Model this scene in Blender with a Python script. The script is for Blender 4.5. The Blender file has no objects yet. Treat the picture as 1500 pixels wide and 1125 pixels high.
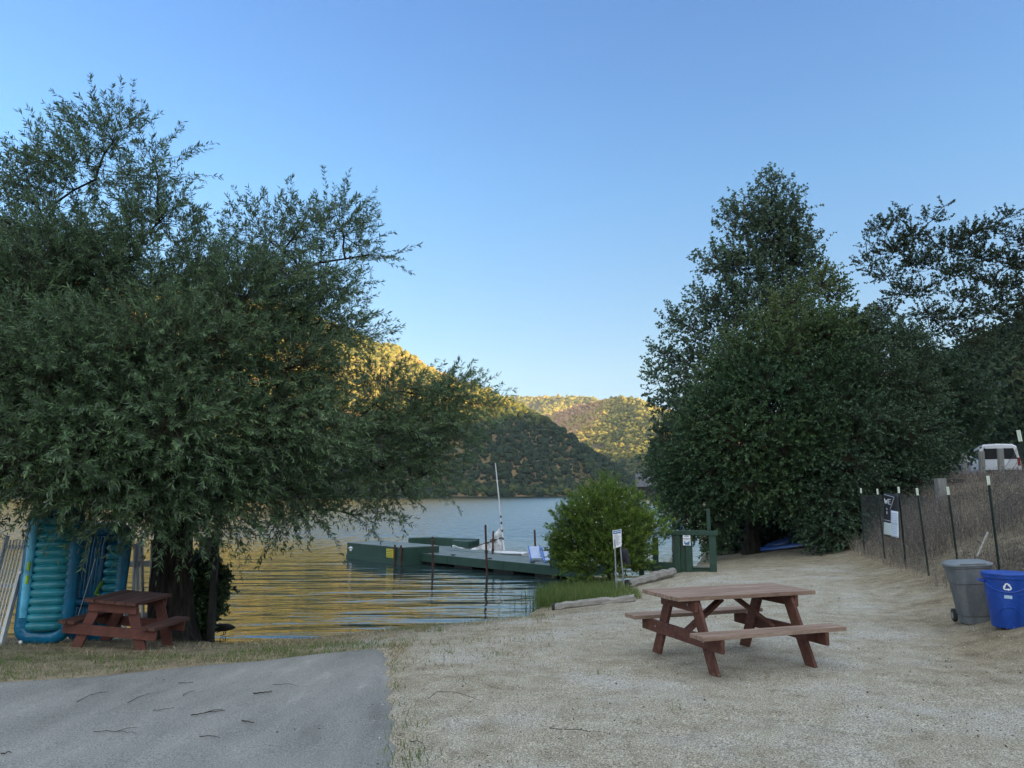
import bpy, math, random
import numpy as np
from mathutils import Vector, Matrix, kdtree

random.seed(7)
R = math.radians
sc = bpy.context.scene
COL = sc.collection

# ------------------------------------------------------------------ camera model
F, CX, CY = 1100.0, 750.0, 562.5
TH = math.atan((721 - CY) / F)
CAMZ = 1.75
SUN_AZ, SUN_EL = R(120), R(11)
WATER = -0.7


def ray(px, py):
    a = (px - CX) / F
    b = (CY - py) / F
    return np.array([a, math.cos(TH) - b * math.sin(TH), math.sin(TH) + b * math.cos(TH)])


def pt(px, py, depth):
    d = ray(px, py)
    return np.array([0, 0, CAMZ]) + d * (depth / d[1])


def gz(px, py, z):
    d = ray(px, py)
    return np.array([0, 0, CAMZ]) + d * ((z - CAMZ) / d[2])


# ------------------------------------------------------------------ noise
def _hash(ix, iy, seed):
    n = (ix.astype(np.int64) * 374761393 + iy.astype(np.int64) * 668265263 + seed * 974634721) & 0x7fffffff
    n = ((n ^ (n >> 13)) * 1274126177) & 0x7fffffff
    n = (n ^ (n >> 16)) & 0xffff
    return n / 65535.0


def vnoise(x, y, seed=0):
    x = np.asarray(x, float); y = np.asarray(y, float)
    ix = np.floor(x); iy = np.floor(y)
    fx = x - ix; fy = y - iy
    fx = fx * fx * (3 - 2 * fx); fy = fy * fy * (3 - 2 * fy)
    a = _hash(ix, iy, seed); b = _hash(ix + 1, iy, seed)
    c = _hash(ix, iy + 1, seed); d = _hash(ix + 1, iy + 1, seed)
    return (a * (1 - fx) + b * fx) * (1 - fy) + (c * (1 - fx) + d * fx) * fy


def fbm(x, y, seed=0, octv=4):
    s = 0; a = .5
    for k in range(octv):
        s = s + a * vnoise(x * 2 ** k + 17 * k, y * 2 ** k + 31 * k, seed + k)
        a *= .5
    return s


def sstep(a, b, x):
    t = np.clip((x - a) / (b - a), 0, 1)
    return t * t * (3 - 2 * t)


# ------------------------------------------------------------------ terrain
SHORE = [(-60, 15), (-20, 14), (-10, 13.2), (-5.2, 12.95), (-4.6, 12.55), (-3.4, 12.85), (-2.3, 13.7), (-1.2, 14.4), (0.3, 15.3),
         (0.55, 16.4), (0.9, 18.0), (1.85, 19.5), (3, 21.2), (4.4, 22.6), (5.6, 24.2), (6.6, 27), (8, 32), (12, 50), (22, 112), (35, 200),
         (56, 400), (66, 455), (300, 520), (3000, 600)]
LAND = SHORE + [(3000, -3000), (-3000, -3000), (-3000, 40)]
FENCE = [(4.2, -20), (4.8, 2), (6.45, 9.2), (7.2, 11.4), (7.66, 13.2), (8.0, 14.8), (8.66, 16.8), (9.25, 19), (9.78, 21), (10.9, 24.5), (13, 32), (20, 60), (45, 160), (80, 400)]


def polydist(x, y, pts):
    best = np.full(x.shape, 1e18)
    for (x0, y0), (x1, y1) in zip(pts[:-1], pts[1:]):
        dx, dy = x1 - x0, y1 - y0
        t = np.clip(((x - x0) * dx + (y - y0) * dy) / (dx * dx + dy * dy), 0, 1)
        d = (x - x0 - t * dx) ** 2 + (y - y0 - t * dy) ** 2
        best = np.minimum(best, d)
    return np.sqrt(best)


def inside(x, y, poly):
    r = np.zeros(x.shape, bool)
    n = len(poly)
    for i in range(n):
        x0, y0 = poly[i]; x1, y1 = poly[(i + 1) % n]
        if y0 == y1:
            continue
        c = ((y0 > y) != (y1 > y)) & (x < (x1 - x0) * (y - y0) / (y1 - y0) + x0)
        r ^= c
    return r


def ridgeline(x, y, pts, slope, rnd=12.0, width=1e9):
    """height of a ridge given as (x, y, z) polyline with falling flanks"""
    best = np.full(x.shape, -1e9)
    for (x0, y0, z0), (x1, y1, z1) in zip(pts[:-1], pts[1:]):
        dx, dy = x1 - x0, y1 - y0
        t = np.clip(((x - x0) * dx + (y - y0) * dy) / (dx * dx + dy * dy), 0, 1)
        d = np.sqrt((x - x0 - t * dx) ** 2 + (y - y0 - t * dy) ** 2)
        d = np.sqrt(d * d + rnd * rnd) - rnd
        best = np.maximum(best, z0 + t * (z1 - z0) - slope * d)
    return best


SUN_RIDGE = [(640, 1000, 120), (620, 700, 152), (600, 350, 182), (580, 0, 193), (520, -350, 200), (350, -550, 190), (0, -700, 150), (-500, -700, 90)]
NEAR_RIDGE = [(69, 126, 15.5), (71, 118, 20.5), (74, 106, 24.5), (90, 80, 33), (112, 30, 45), (140, -40, 70), (120, -150, 80)]


def fence_e(x, y):
    d = polydist(x, y, FENCE)
    poly = FENCE + [(3000, 400), (3000, -20)]
    return np.where(inside(x, y, poly), d, -d)


def terrain(x, y):
    x = np.asarray(x, float); y = np.asarray(y, float)
    shp = x.shape
    x = x.ravel(); y = y.ravel()
    d = polydist(x, y, SHORE)
    ins = inside(x, y, LAND)
    land = .72 * (1 - np.exp(-d / 3.0)) * np.where(d < .0, 0, 1)
    sea = -np.minimum(4.0, .22 * d)
    z = WATER + np.where(ins, land, sea)
    e = fence_e(x, y)
    z = z + .13 * np.exp(-(((x - 4.0) / 1.6) ** 2 + ((y - 18.9) / 1.3) ** 2))
    near = .35 * np.exp(-((y - 5) / 4.0) ** 2)
    rise = (.2 + near) * sstep(-1.3, .2, e)
    b = np.clip(e, 0, 1e9)
    bank = np.where(b < 3.2, .56 * b, .56 * 3.2 + .22 * (1 - np.exp(-(b - 3.2) / 1.5)))
    z = z + np.where(ins & (y < 420), rise + bank, 0)
    h = np.maximum(ridgeline(x, y, NEAR_RIDGE, .62, 5), ridgeline(x, y, SUN_RIDGE, .45, 30))
    h = h + 3 * (fbm(x / 30, y / 30, 5) - .5) + 3 * (fbm(x / 120, y / 120, 9) - .5)
    h = np.where(ins, h * sstep(0, 25, d), -9)
    z = np.where(h > z, z + (h - z) * sstep(0, 6, h - z), z)
    return z.reshape(shp)


def tz(x, y):
    return float(terrain(np.array([x]), np.array([y]))[0])


def gt(px, py):
    """where the ray through a photo pixel meets the ground"""
    d = ray(px, py)
    t = np.linspace(3, 60, 1200)
    p = np.array([0, 0, CAMZ])[None] + d[None] * t[:, None]
    g = terrain(p[:, 0], p[:, 1])
    i = np.argmax(p[:, 2] < g)
    return p[i]


# ------------------------------------------------------------------ mesh helpers
def npmesh(name, V, Q, mats, parent=None, smooth=False, attr=None, mi=None):
    V = np.ascontiguousarray(V, np.float32); Q = np.ascontiguousarray(Q, np.int32)
    me = bpy.data.meshes.new(name)
    k = Q.shape[1]
    me.vertices.add(len(V)); me.vertices.foreach_set('co', V.ravel())
    me.loops.add(Q.size); me.loops.foreach_set('vertex_index', Q.ravel())
    me.polygons.add(len(Q)); me.polygons.foreach_set('loop_start', np.arange(0, Q.size, k, dtype=np.int32))
    if mi is not None:
        me.polygons.foreach_set('material_index', np.ascontiguousarray(mi, np.int32))
    me.polygons.foreach_set('use_smooth', np.full(len(Q), smooth, bool))
    if attr is not None:
        a = me.attributes.new('rnd', 'FLOAT', 'POINT'); a.data.foreach_set('value', np.ascontiguousarray(attr, np.float32))
    for m in (mats if isinstance(mats, (list, tuple)) else [mats]):
        me.materials.append(m)
    me.update(calc_edges=True)
    o = bpy.data.objects.new(name, me); COL.objects.link(o)
    if parent is not None:
        o.parent = parent
    return o


def grid_faces(nx, ny):
    i, j = np.meshgrid(np.arange(nx - 1), np.arange(ny - 1), indexing='ij')
    a = (i * ny + j).ravel()
    return np.stack([a, a + ny, a + ny + 1, a + 1], 1)


class MB:
    def __init__(s):
        s.v = []; s.f = []; s.m = []

    def add(s, vs, fs, m=0):
        o = len(s.v)
        s.v += [tuple(map(float, p)) for p in vs]
        s.f += [tuple(i + o for i in f) for f in fs]
        s.m += [m] * len(fs)
        return s

    def box(s, c, d, rot=None, m=0):
        x, y, z = d[0] / 2, d[1] / 2, d[2] / 2
        vs = [Vector(p) for p in ((-x, -y, -z), (x, -y, -z), (x, y, -z), (-x, y, -z), (-x, -y, z), (x, -y, z), (x, y, z), (-x, y, z))]
        if rot is not None:
            vs = [rot @ p for p in vs]
        vs = [p + Vector(c) for p in vs]
        return s.add(vs, [(0, 3, 2, 1), (4, 5, 6, 7), (0, 1, 5, 4), (1, 2, 6, 5), (2, 3, 7, 6), (3, 0, 4, 7)], m)

    def beam(s, p0, p1, w, h, up=(0, 0, 1), m=0):
        p0 = Vector(p0); p1 = Vector(p1)
        x = (p1 - p0); L = x.length; x.normalize()
        y = Vector(up).cross(x).normalized(); z = x.cross(y)
        rot = Matrix((x, y, z)).transposed()
        return s.box((p0 + p1) / 2, (L, w, h), rot, m)

    def tube(s, pts, rad, n=8, caps=True, m=0, closed=False):
        pts = [Vector(p) for p in pts]
        N = len(pts)
        if not hasattr(rad, '__len__'):
            rad = [rad] * N
        tang = []
        for i in range(N):
            if closed:
                t = pts[(i + 1) % N] - pts[i - 1]
            else:
                t = pts[min(i + 1, N - 1)] - pts[max(i - 1, 0)]
            tang.append(t.normalized())
        u = tang[0].orthogonal().normalized()
        vs = []; fs = []
        for i in range(N):
            u = (u - tang[i] * u.dot(tang[i])).normalized()
            w = tang[i].cross(u)
            for k in range(n):
                a = 2 * math.pi * k / n
                vs.append(pts[i] + (u * math.cos(a) + w * math.sin(a)) * rad[i])
        for i in range(N if closed else N - 1):
            j = (i + 1) % N
            for k in range(n):
                fs.append((i * n + k, i * n + (k + 1) % n, j * n + (k + 1) % n, j * n + k))
        if caps and not closed:
            fs.append(tuple(range(n - 1, -1, -1)))
            fs.append(tuple((N - 1) * n + k for k in range(n)))
        return s.add(vs, fs, m)

    def lathe(s, prof, n=32, c=(0, 0, 0), m=0):
        vs = []; fs = []
        for r, z in prof:
            for k in range(n):
                a = 2 * math.pi * k / n
                vs.append((c[0] + r * math.cos(a), c[1] + r * math.sin(a), c[2] + z))
        for i in range(len(prof) - 1):
            for k in range(n):
                fs.append((i * n + k, i * n + (k + 1) % n, (i + 1) * n + (k + 1) % n, (i + 1) * n + k))
        fs.append(tuple(range(n - 1, -1, -1)))
        fs.append(tuple((len(prof) - 1) * n + k for k in range(n)))
        return s.add(vs, fs, m)

    def loft(s, rings, m=0, caps=True):
        n = len(rings[0]); vs = [p for r in rings for p in r]; fs = []
        for i in range(len(rings) - 1):
            for k in range(n):
                fs.append((i * n + k, i * n + (k + 1) % n, (i + 1) * n + (k + 1) % n, (i + 1) * n + k))
        if caps:
            fs.append(tuple(range(n - 1, -1, -1)))
            fs.append(tuple((len(rings) - 1) * n + k for k in range(n)))
        return s.add(vs, fs, m)

    def prism(s, poly, z0, z1, m=0):
        n = len(poly)
        area = sum(poly[i][0] * poly[(i + 1) % n][1] - poly[(i + 1) % n][0] * poly[i][1] for i in range(n))
        if area < 0:
            poly = poly[::-1]
        vs = [(x, y, z0) for x, y in poly] + [(x, y, z1) for x, y in poly]
        fs = [tuple(range(n - 1, -1, -1)), tuple(range(n, 2 * n))]
        fs += [(i, (i + 1) % n, n + (i + 1) % n, n + i) for i in range(n)]
        return s.add(vs, fs, m)

    def build(s, name, mats, parent=None, smooth=False, bevel=0, ang=40):
        me = bpy.data.meshes.new(name)
        me.from_pydata(s.v, [], s.f)
        for m in (mats if isinstance(mats, (list, tuple)) else [mats]):
            me.materials.append(m)
        me.polygons.foreach_set('material_index', s.m)
        if smooth:
            me.polygons.foreach_set('use_smooth', [True] * len(s.f))
            me.set_sharp_from_angle(angle=R(ang))
        me.update()
        o = bpy.data.objects.new(name, me); COL.objects.link(o)
        if parent is not None:
            o.parent = parent
        if bevel:
            b = o.modifiers.new('bevel', 'BEVEL'); b.width = bevel; b.segments = 2; b.limit_method = 'ANGLE'; b.angle_limit = R(40)
            b.harden_normals = False
        return o


def tag(o, label=None, cat=None, group=None, kind=None):
    if label: o['label'] = label
    if cat: o['category'] = cat
    if group: o['group'] = group
    if kind: o['kind'] = kind
    return o


def thing(name, label, cat, loc=(0, 0, 0), rz=0, group=None):
    o = bpy.data.objects.new(name, None); COL.objects.link(o)
    o.empty_display_size = .2
    o.location = [float(v) for v in loc]; o.rotation_euler = (0, 0, rz)
    return tag(o, label, cat, group)


def copy_tree(o, parent=None):
    c = o.copy(); COL.objects.link(c)
    if parent is not None:
        c.parent = parent
    for ch in list(o.children):
        copy_tree(ch, c)
    return c


def seg_tubes(P0, P1, R0, R1, n=3):
    """many separate tapered sticks at once"""
    P0 = np.asarray(P0, float); P1 = np.asarray(P1, float)
    d = P1 - P0
    d /= np.linalg.norm(d, axis=1, keepdims=True) + 1e-9
    ref = np.where(np.abs(d[:, 2:3]) < .9, np.array([[0, 0, 1.]]), np.array([[1., 0, 0]]))
    u = np.cross(d, ref); u /= np.linalg.norm(u, axis=1, keepdims=True) + 1e-9
    w = np.cross(d, u)
    M = len(P0)
    V = np.empty((M, 2 * n, 3))
    for k in range(n):
        a = 2 * math.pi * k / n
        off = u * math.cos(a) + w * math.sin(a)
        V[:, k] = P0 + off * np.asarray(R0).reshape(-1, 1)
        V[:, n + k] = P1 + off * np.asarray(R1).reshape(-1, 1)
    base = (np.arange(M) * 2 * n)[:, None]
    Q = []
    for k in range(n):
        Q.append(np.concatenate([base + k, base + (k + 1) % n, base + n + (k + 1) % n, base + n + k], 1))
    return V.reshape(-1, 3), np.concatenate(Q, 0)


# ------------------------------------------------------------------ materials
def newmat(name):
    m = bpy.data.materials.new(name); m.use_nodes = True
    nt = m.node_tree
    p = nt.nodes['Principled BSDF']
    return m, nt, p


def N(nt, t, **kw):
    n = nt.nodes.new(t)
    for k, v in kw.items():
        if k.startswith('i_'):
            key = k[2:]
            key = int(key) if key.isdigit() else key.replace('_', ' ')
            n.inputs[key].default_value = v
        else:
            setattr(n, k, v)
    return n


def ramp(nt, fac, stops):
    r = nt.nodes.new('ShaderNodeValToRGB')
    el = r.color_ramp.elements
    while len(el) < len(stops):
        el.new(.5)
    for e, (p, c) in zip(el, stops):
        e.position = p; e.color = (*c[:3], 1)
    if fac is not None:
        nt.links.new(fac, r.inputs[0])
    return r


def coords(nt, scale=(1, 1, 1), rot=(0, 0, 0), kind='Object'):
    tc = nt.nodes.new('ShaderNodeTexCoord'); mp = nt.nodes.new('ShaderNodeMapping')
    mp.inputs['Scale'].default_value = scale; mp.inputs['Rotation'].default_value = rot
    nt.links.new(tc.outputs[kind], mp.inputs[0])
    return mp.outputs[0]


def mat(name, stops, scale=6, rough=.7, bump=0, bscale=None, stretch=(1, 1, 1), metal=0, detail=6, spec=.4, coat=0, bdist=.01, fine=None):
    m, nt, p = newmat(name)
    if not isinstance(stops[0], tuple) or len(stops) == 3 and not isinstance(stops[0], tuple):
        stops = [(0, tuple(stops)), (1, tuple(stops))]
    v = coords(nt, stretch)
    n = N(nt, 'ShaderNodeTexNoise', i_Scale=scale, i_Detail=detail, i_Roughness=.62)
    nt.links.new(v, n.inputs['Vector'])
    r = ramp(nt, n.outputs['Fac'], stops)
    col = r.outputs[0]
    if fine:
        n3 = N(nt, 'ShaderNodeTexNoise', i_Scale=fine[0], i_Detail=3)
        nt.links.new(v, n3.inputs['Vector'])
        r3 = ramp(nt, n3.outputs['Fac'], [(.3, (1 - fine[1],) * 3), (.7, (1 + fine[1],) * 3)])
        mx = N(nt, 'ShaderNodeMixRGB', blend_type='MULTIPLY', i_Fac=1.0)
        nt.links.new(col, mx.inputs[1]); nt.links.new(r3.outputs[0], mx.inputs[2]); col = mx.outputs[0]
    nt.links.new(col, p.inputs['Base Color'])
    p.inputs['Roughness'].default_value = rough
    p.inputs['Metallic'].default_value = metal
    p.inputs['Specular IOR Level'].default_value = spec
    p.inputs['Coat Weight'].default_value = coat
    if bump:
        n2 = N(nt, 'ShaderNodeTexNoise', i_Scale=bscale or scale * 3, i_Detail=5)
        nt.links.new(v, n2.inputs['Vector'])
        b = N(nt, 'ShaderNodeBump', i_Strength=bump, i_Distance=bdist)
        nt.links.new(n2.outputs['Fac'], b.inputs['Height'])
        nt.links.new(b.outputs[0], p.inputs['Normal'])
    return m


def leafmat(name, stops, trans=.25, rough=.45, back=None, spec=.35):
    m, nt, p = newmat(name)
    a = N(nt, 'ShaderNodeAttribute', attribute_name='rnd')
    r = ramp(nt, a.outputs['Fac'], stops)
    col = r.outputs[0]
    if back:
        g = N(nt, 'ShaderNodeNewGeometry')
        mx = N(nt, 'ShaderNodeMixRGB', blend_type='MIX')
        nt.links.new(g.outputs['Backfacing'], mx.inputs[0]); nt.links.new(col, mx.inputs[1]); mx.inputs[2].default_value = (*back, 1)
        col = mx.outputs[0]
    nt.links.new(col, p.inputs['Base Color'])
    p.inputs['Roughness'].default_value = rough; p.inputs['Specular IOR Level'].default_value = spec
    if trans:
        t = N(nt, 'ShaderNodeBsdfTranslucent'); nt.links.new(col, t.inputs[0])
        ms = N(nt, 'ShaderNodeMixShader', i_Fac=trans)
        nt.links.new(p.outputs[0], ms.inputs[1]); nt.links.new(t.outputs[0], ms.inputs[2])
        nt.links.new(ms.outputs[0], nt.nodes['Material Output'].inputs[0])
    return m
# ------------------------------------------------------------------ world, sun, camera
w = bpy.data.worlds.new('World'); sc.world = w; w.use_nodes = True
nt = w.node_tree
sky = N(nt, 'ShaderNodeTexSky'); sky.sky_type = 'NISHITA'; sky.sun_disc = False
sky.sun_elevation = SUN_EL; sky.sun_rotation = SUN_AZ
sky.air_density = 1.0; sky.dust_density = .6; sky.ozone_density = 2.0; sky.altitude = 100
nt.links.new(sky.outputs[0], nt.nodes['Background'].inputs[0])
nt.nodes['Background'].inputs[1].default_value = .15
tc = N(nt, 'ShaderNodeTexCoord'); sz = N(nt, 'ShaderNodeSeparateXYZ'); nt.links.new(tc.outputs['Generated'], sz.inputs[0])
grade = ramp(nt, sz.outputs['Z'], [(0, (.42, .46, .78)), (.05, (.43, .45, .63)), (.156, (.56, .565, .575)), (.383, (.50, .665, .77)), (.574, (.47, .645, .85)), (.75, (.8, .9, .95))])
mg = N(nt, 'ShaderNodeMixRGB', blend_type='MULTIPLY', i_Fac=1.0); nt.links.new(sky.outputs[0], mg.inputs[1]); nt.links.new(grade.outputs[0], mg.inputs[2])
nt.links.new(mg.outputs[0], nt.nodes['Background'].inputs[0])
# added sky light overhead and behind the camera, filling the shaded foreground
top_fill = N(nt, 'ShaderNodeMapRange', i_1=.61, i_2=.86, i_3=0.0, i_4=.33); top_fill.interpolation_type = 'SMOOTHSTEP'; nt.links.new(sz.outputs['Z'], top_fill.inputs[0])
bg2 = N(nt, 'ShaderNodeBackground'); bg2.inputs[0].default_value = (1, .93, .79, 1); 
back_fill = N(nt, 'ShaderNodeMapRange', i_1=-.05, i_2=-.75, i_3=0.0, i_4=.60); back_fill.interpolation_type = 'SMOOTHSTEP'; nt.links.new(sz.outputs['Y'], back_fill.inputs[0])
vs_ = N(nt, 'ShaderNodeMath', operation='MAXIMUM'); nt.links.new(top_fill.outputs[0], vs_.inputs[0]); nt.links.new(back_fill.outputs[0], vs_.inputs[1])
nt.links.new(vs_.outputs[0], bg2.inputs[1])
ads = N(nt, 'ShaderNodeAddShader'); nt.links.new(nt.nodes['Background'].outputs[0], ads.inputs[0]); nt.links.new(bg2.outputs[0], ads.inputs[1])
nt.links.new(ads.outputs[0], nt.nodes['World Output'].inputs[0])
sl = bpy.data.lights.new('sun', 'SUN'); sl.energy = 5.0; sl.angle = R(.5); sl.color = (1, .74, .40)
so = bpy.data.objects.new('sun', sl); COL.objects.link(so)
sd = Vector((math.sin(SUN_AZ) * math.cos(SUN_EL), math.cos(SUN_AZ) * math.cos(SUN_EL), math.sin(SUN_EL)))
so.rotation_euler = (-sd).to_track_quat('-Z', 'Y').to_euler(); so.location = sd * 80
cam = bpy.data.cameras.new('camera'); co = bpy.data.objects.new('camera', cam); COL.objects.link(co)
cam.sensor_width = 36; cam.lens = 36 * F / 1500; cam.clip_end = 8000; cam.clip_start = .05
co.location = (0, 0, CAMZ); co.rotation_euler = (R(90) + TH, 0, 0)
sc.camera = co
sc.view_settings.view_transform = 'Standard'; sc.view_settings.look = 'None'
sc.view_settings.exposure = EXPO = 1.6; sc.view_settings.gamma = 1
sc.view_settings.use_curve_mapping = False
sc.cycles.max_bounces = 6; sc.cycles.diffuse_bounces = 3; sc.cycles.transparent_max_bounces = 6
sc.cycles.use_denoising = True

# ------------------------------------------------------------------ setting: ground
def ground_material():
    m, nt, p = newmat('gravel_soil')
    L = nt.links.new
    v = coords(nt)
    big = N(nt, 'ShaderNodeTexNoise', i_Scale=.75, i_Detail=5, i_Roughness=.6); L(v, big.inputs['Vector'])
    mid = N(nt, 'ShaderNodeTexNoise', i_Scale=3.2, i_Detail=6, i_Roughness=.7); L(v, mid.inputs['Vector'])
    fine = N(nt, 'ShaderNodeTexNoise', i_Scale=85, i_Detail=5, i_Roughness=.75); L(v, fine.inputs['Vector'])
    vor = N(nt, 'ShaderNodeTexVoronoi', i_Scale=85); L(v, vor.inputs['Vector'])
    c1 = ramp(nt, mid.outputs['Fac'], [(.28, (.20, .178, .13)), (.42, (.305, .278, .212)), (.60, (.375, .35, .282)), (.78, (.44, .42, .36))])
    pale = ramp(nt, big.outputs['Fac'], [(.5, (0, 0, 0)), (.66, (1, 1, 1))])
    mx = N(nt, 'ShaderNodeMixRGB', blend_type='MIX'); L(pale.outputs[0], mx.inputs[0]); L(c1.outputs[0], mx.inputs[1]); mx.inputs[2].default_value = (.43, .425, .40, 1)
    pf = N(nt, 'ShaderNodeMath', operation='MULTIPLY', i_1=.65); L(pale.outputs[0], pf.inputs[0]); L(pf.outputs[0], mx.inputs[0])
    fr = ramp(nt, fine.outputs['Fac'], [(.34, (.12, .11, .10)), (.48, (.9, .9, .88)), (.62, (2.2, 2.2, 2.15))])
    mu = N(nt, 'ShaderNodeMixRGB', blend_type='MULTIPLY', i_Fac=.9); L(mx.outputs[0], mu.inputs[1]); L(fr.outputs[0], mu.inputs[2])
    vr = ramp(nt, vor.outputs['Color'], [(0, (.55, .52, .48)), (.5, (1, 1, 1)), (1, (1.35, 1.33, 1.3))])
    mu2 = N(nt, 'ShaderNodeMixRGB', blend_type='MULTIPLY', i_Fac=.6); L(mu.outputs[0], mu2.inputs[1]); L(vr.outputs[0], mu2.inputs[2])
    # soil / straw where the attribute says so
    a = N(nt, 'ShaderNodeAttribute', attribute_name='rnd')
    soil = ramp(nt, mid.outputs['Fac'], [(.3, (.13, .105, .07)), (.5, (.24, .20, .13)), (.7, (.33, .28, .19))])
    mx2 = N(nt, 'ShaderNodeMixRGB'); L(a.outputs['Fac'], mx2.inputs[0]); L(mu2.outputs[0], mx2.inputs[1])
    sm = N(nt, 'ShaderNodeMixRGB', blend_type='MULTIPLY', i_Fac=.7); L(soil.outputs[0], sm.inputs[1]); L(fr.outputs[0], sm.inputs[2])
    L(sm.outputs[0], mx2.inputs[2])
    # wet rim by the water: the soil itself is dark there
    L(mx2.outputs[0], p.inputs['Base Color'])
    p.inputs['Roughness'].default_value = .95; p.inputs['Specular IOR Level'].default_value = .15
    ad = N(nt, 'ShaderNodeMath', operation='ADD'); L(fine.outputs['Fac'], ad.inputs[0])
    L(vor.outputs['Distance'], ad.inputs[1])
    b = N(nt, 'ShaderNodeBump', i_Strength=.9, i_Distance=.012); L(ad.outputs[0], b.inputs['Height'])
    b2 = N(nt, 'ShaderNodeBump', i_Strength=.4, i_Distance=.05); L(mid.outputs['Fac'], b2.inputs['Height']); L(b.outputs[0], b2.inputs['Normal'])
    L(b2.outputs[0], p.inputs['Normal'])
    return m


def axis(parts):
    return np.unique(np.round(np.concatenate([np.linspace(a, b, n) for a, b, n in parts]), 4))


gxs = axis([(-3000, -700, 12), (-700, -60, 33), (-60, -12, 49), (-12, 12, 221), (12, 40, 71), (40, 160, 61), (160, 760, 61), (760, 3000, 12)])
gys = axis([(-3000, -800, 10), (-800, -60, 45), (-60, 2, 63), (2, 24, 201), (24, 50, 66), (50, 180, 66), (180, 1100, 80), (1100, 3000, 10)])


def bare_soil(x, y):
    """0 gravel .. 1 soil and straw"""
    d = polydist(x, y, SHORE)
    e = fence_e(x, y)
    n = fbm(x * .9, y * .9, 3)
    left = sstep(-1.0, -2.6, x + (y - 9) * .28) * sstep(6.5, 8.0, y + .12 * (x + 5))
    rim = sstep(2.6, .6, d + (n - .5) * 1.5)
    bank = sstep(-2.2, -.3, e + (n - .5) * 2.2)
    far = sstep(17.5, 21, y + (n - .5) * 4)
    return np.clip(np.maximum.reduce([left, rim * .8, bank, far * .8, sstep(-6, -12, y)]), 0, 1)


GX, GY = np.meshgrid(gxs, gys, indexing='ij')
GZ = terrain(GX, GY)
near = (np.abs(GX) < 40) & (GY < 60) & (GY > -40)
GZ = GZ + np.where(near, .03 * (fbm(GX * 1.3, GY * 1.3, 21) - .5) + .02 * (fbm(GX * 6, GY * 6, 22) - .5), 0)


PE = [gt(568, 951)[:2], gt(588, 1125)[:2]]


def pave_edge_x(y):
    return PE[0][0] + (y - PE[0][1]) * (PE[1][0] - PE[0][0]) / (PE[1][1] - PE[0][1])


PAVE_FAR = [gt(*q)[:2] for q in ((-160, 1008), (0, 1000), (150, 991), (300, 975), (400, 968), (500, 957), (568, 951), (640, 945))]


def pave_far_y(x):
    return np.interp(x, [q[0] for q in PAVE_FAR], [q[1] for q in PAVE_FAR])


under = (GX < pave_edge_x(GY) - .02) & (GX > -11) & (GY < pave_far_y(GX) - .02) & (GY > -6)
GZ = np.where(under, GZ - .09, GZ)
gr = npmesh('ground', np.stack([GX, GY, GZ], -1).reshape(-1, 3), grid_faces(len(gxs), len(gys)), ground_material(), smooth=True,
            attr=bare_soil(GX.ravel(), GY.ravel()))
tag(gr, kind='structure')

# concrete ramp
ns, nr = 60, 90
S, T = np.meshgrid(np.linspace(0, 1, ns), np.linspace(0, 1, nr), indexing='ij')
PY = -6 + T * 14.5
PX = -11 + S * (pave_edge_x(PY) + 11)
PY = -6 + T * (pave_far_y(PX) + 6)
PX = -11 + S * (pave_edge_x(PY) + 11)
jag = .03 * (fbm(PX * 3, PY * 3, 40) - .5)
PX = PX + jag * .7 * (S > .99); PY = PY + jag * 3.0 * (T > .99)
PZ = terrain(PX, PY) + .022 - .1 * ((S == 1) | (T == 1) | (S == 0) | (T == 0))


def pavement_material():
    m, nt, p = newmat('worn_concrete')
    L = nt.links.new
    v = coords(nt); vs = coords(nt, (1.6, .45, 1), (0, 0, R(35)))
    a = N(nt, 'ShaderNodeTexNoise', i_Scale=.8, i_Detail=7, i_Roughness=.65); L(vs, a.inputs['Vector'])
    f = N(nt, 'ShaderNodeTexNoise', i_Scale=90, i_Detail=3, i_Roughness=.7); L(v, f.inputs['Vector'])
    r = ramp(nt, a.outputs['Fac'], [(.28, (.13, .134, .122)), (.42, (.20, .205, .19)), (.58, (.25, .252, .232)), (.72, (.37, .37, .34))])
    fr = ramp(nt, f.outputs['Fac'], [(.33, (.35, .35, .35)), (.5, (1, 1, 1)), (.68, (1.65, 1.65, 1.6))])
    mu = N(nt, 'ShaderNodeMixRGB', blend_type='MULTIPLY', i_Fac=.8); L(r.outputs[0], mu.inputs[1]); L(fr.outputs[0], mu.inputs[2])
    L(mu.outputs[0], p.inputs['Base Color']); p.inputs['Roughness'].default_value = .9; p.inputs['Specular IOR Level'].default_value = .2
    b = N(nt, 'ShaderNodeBump', i_Strength=.7, i_Distance=.006); L(f.outputs['Fac'], b.inputs['Height']); L(b.outputs[0], p.inputs['Normal'])
    return m


pv = npmesh('pavement', np.stack([PX, PY, PZ], -1).reshape(-1, 3), grid_faces(ns, nr), pavement_material(), smooth=True)
tag(pv, kind='structure')

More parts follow.
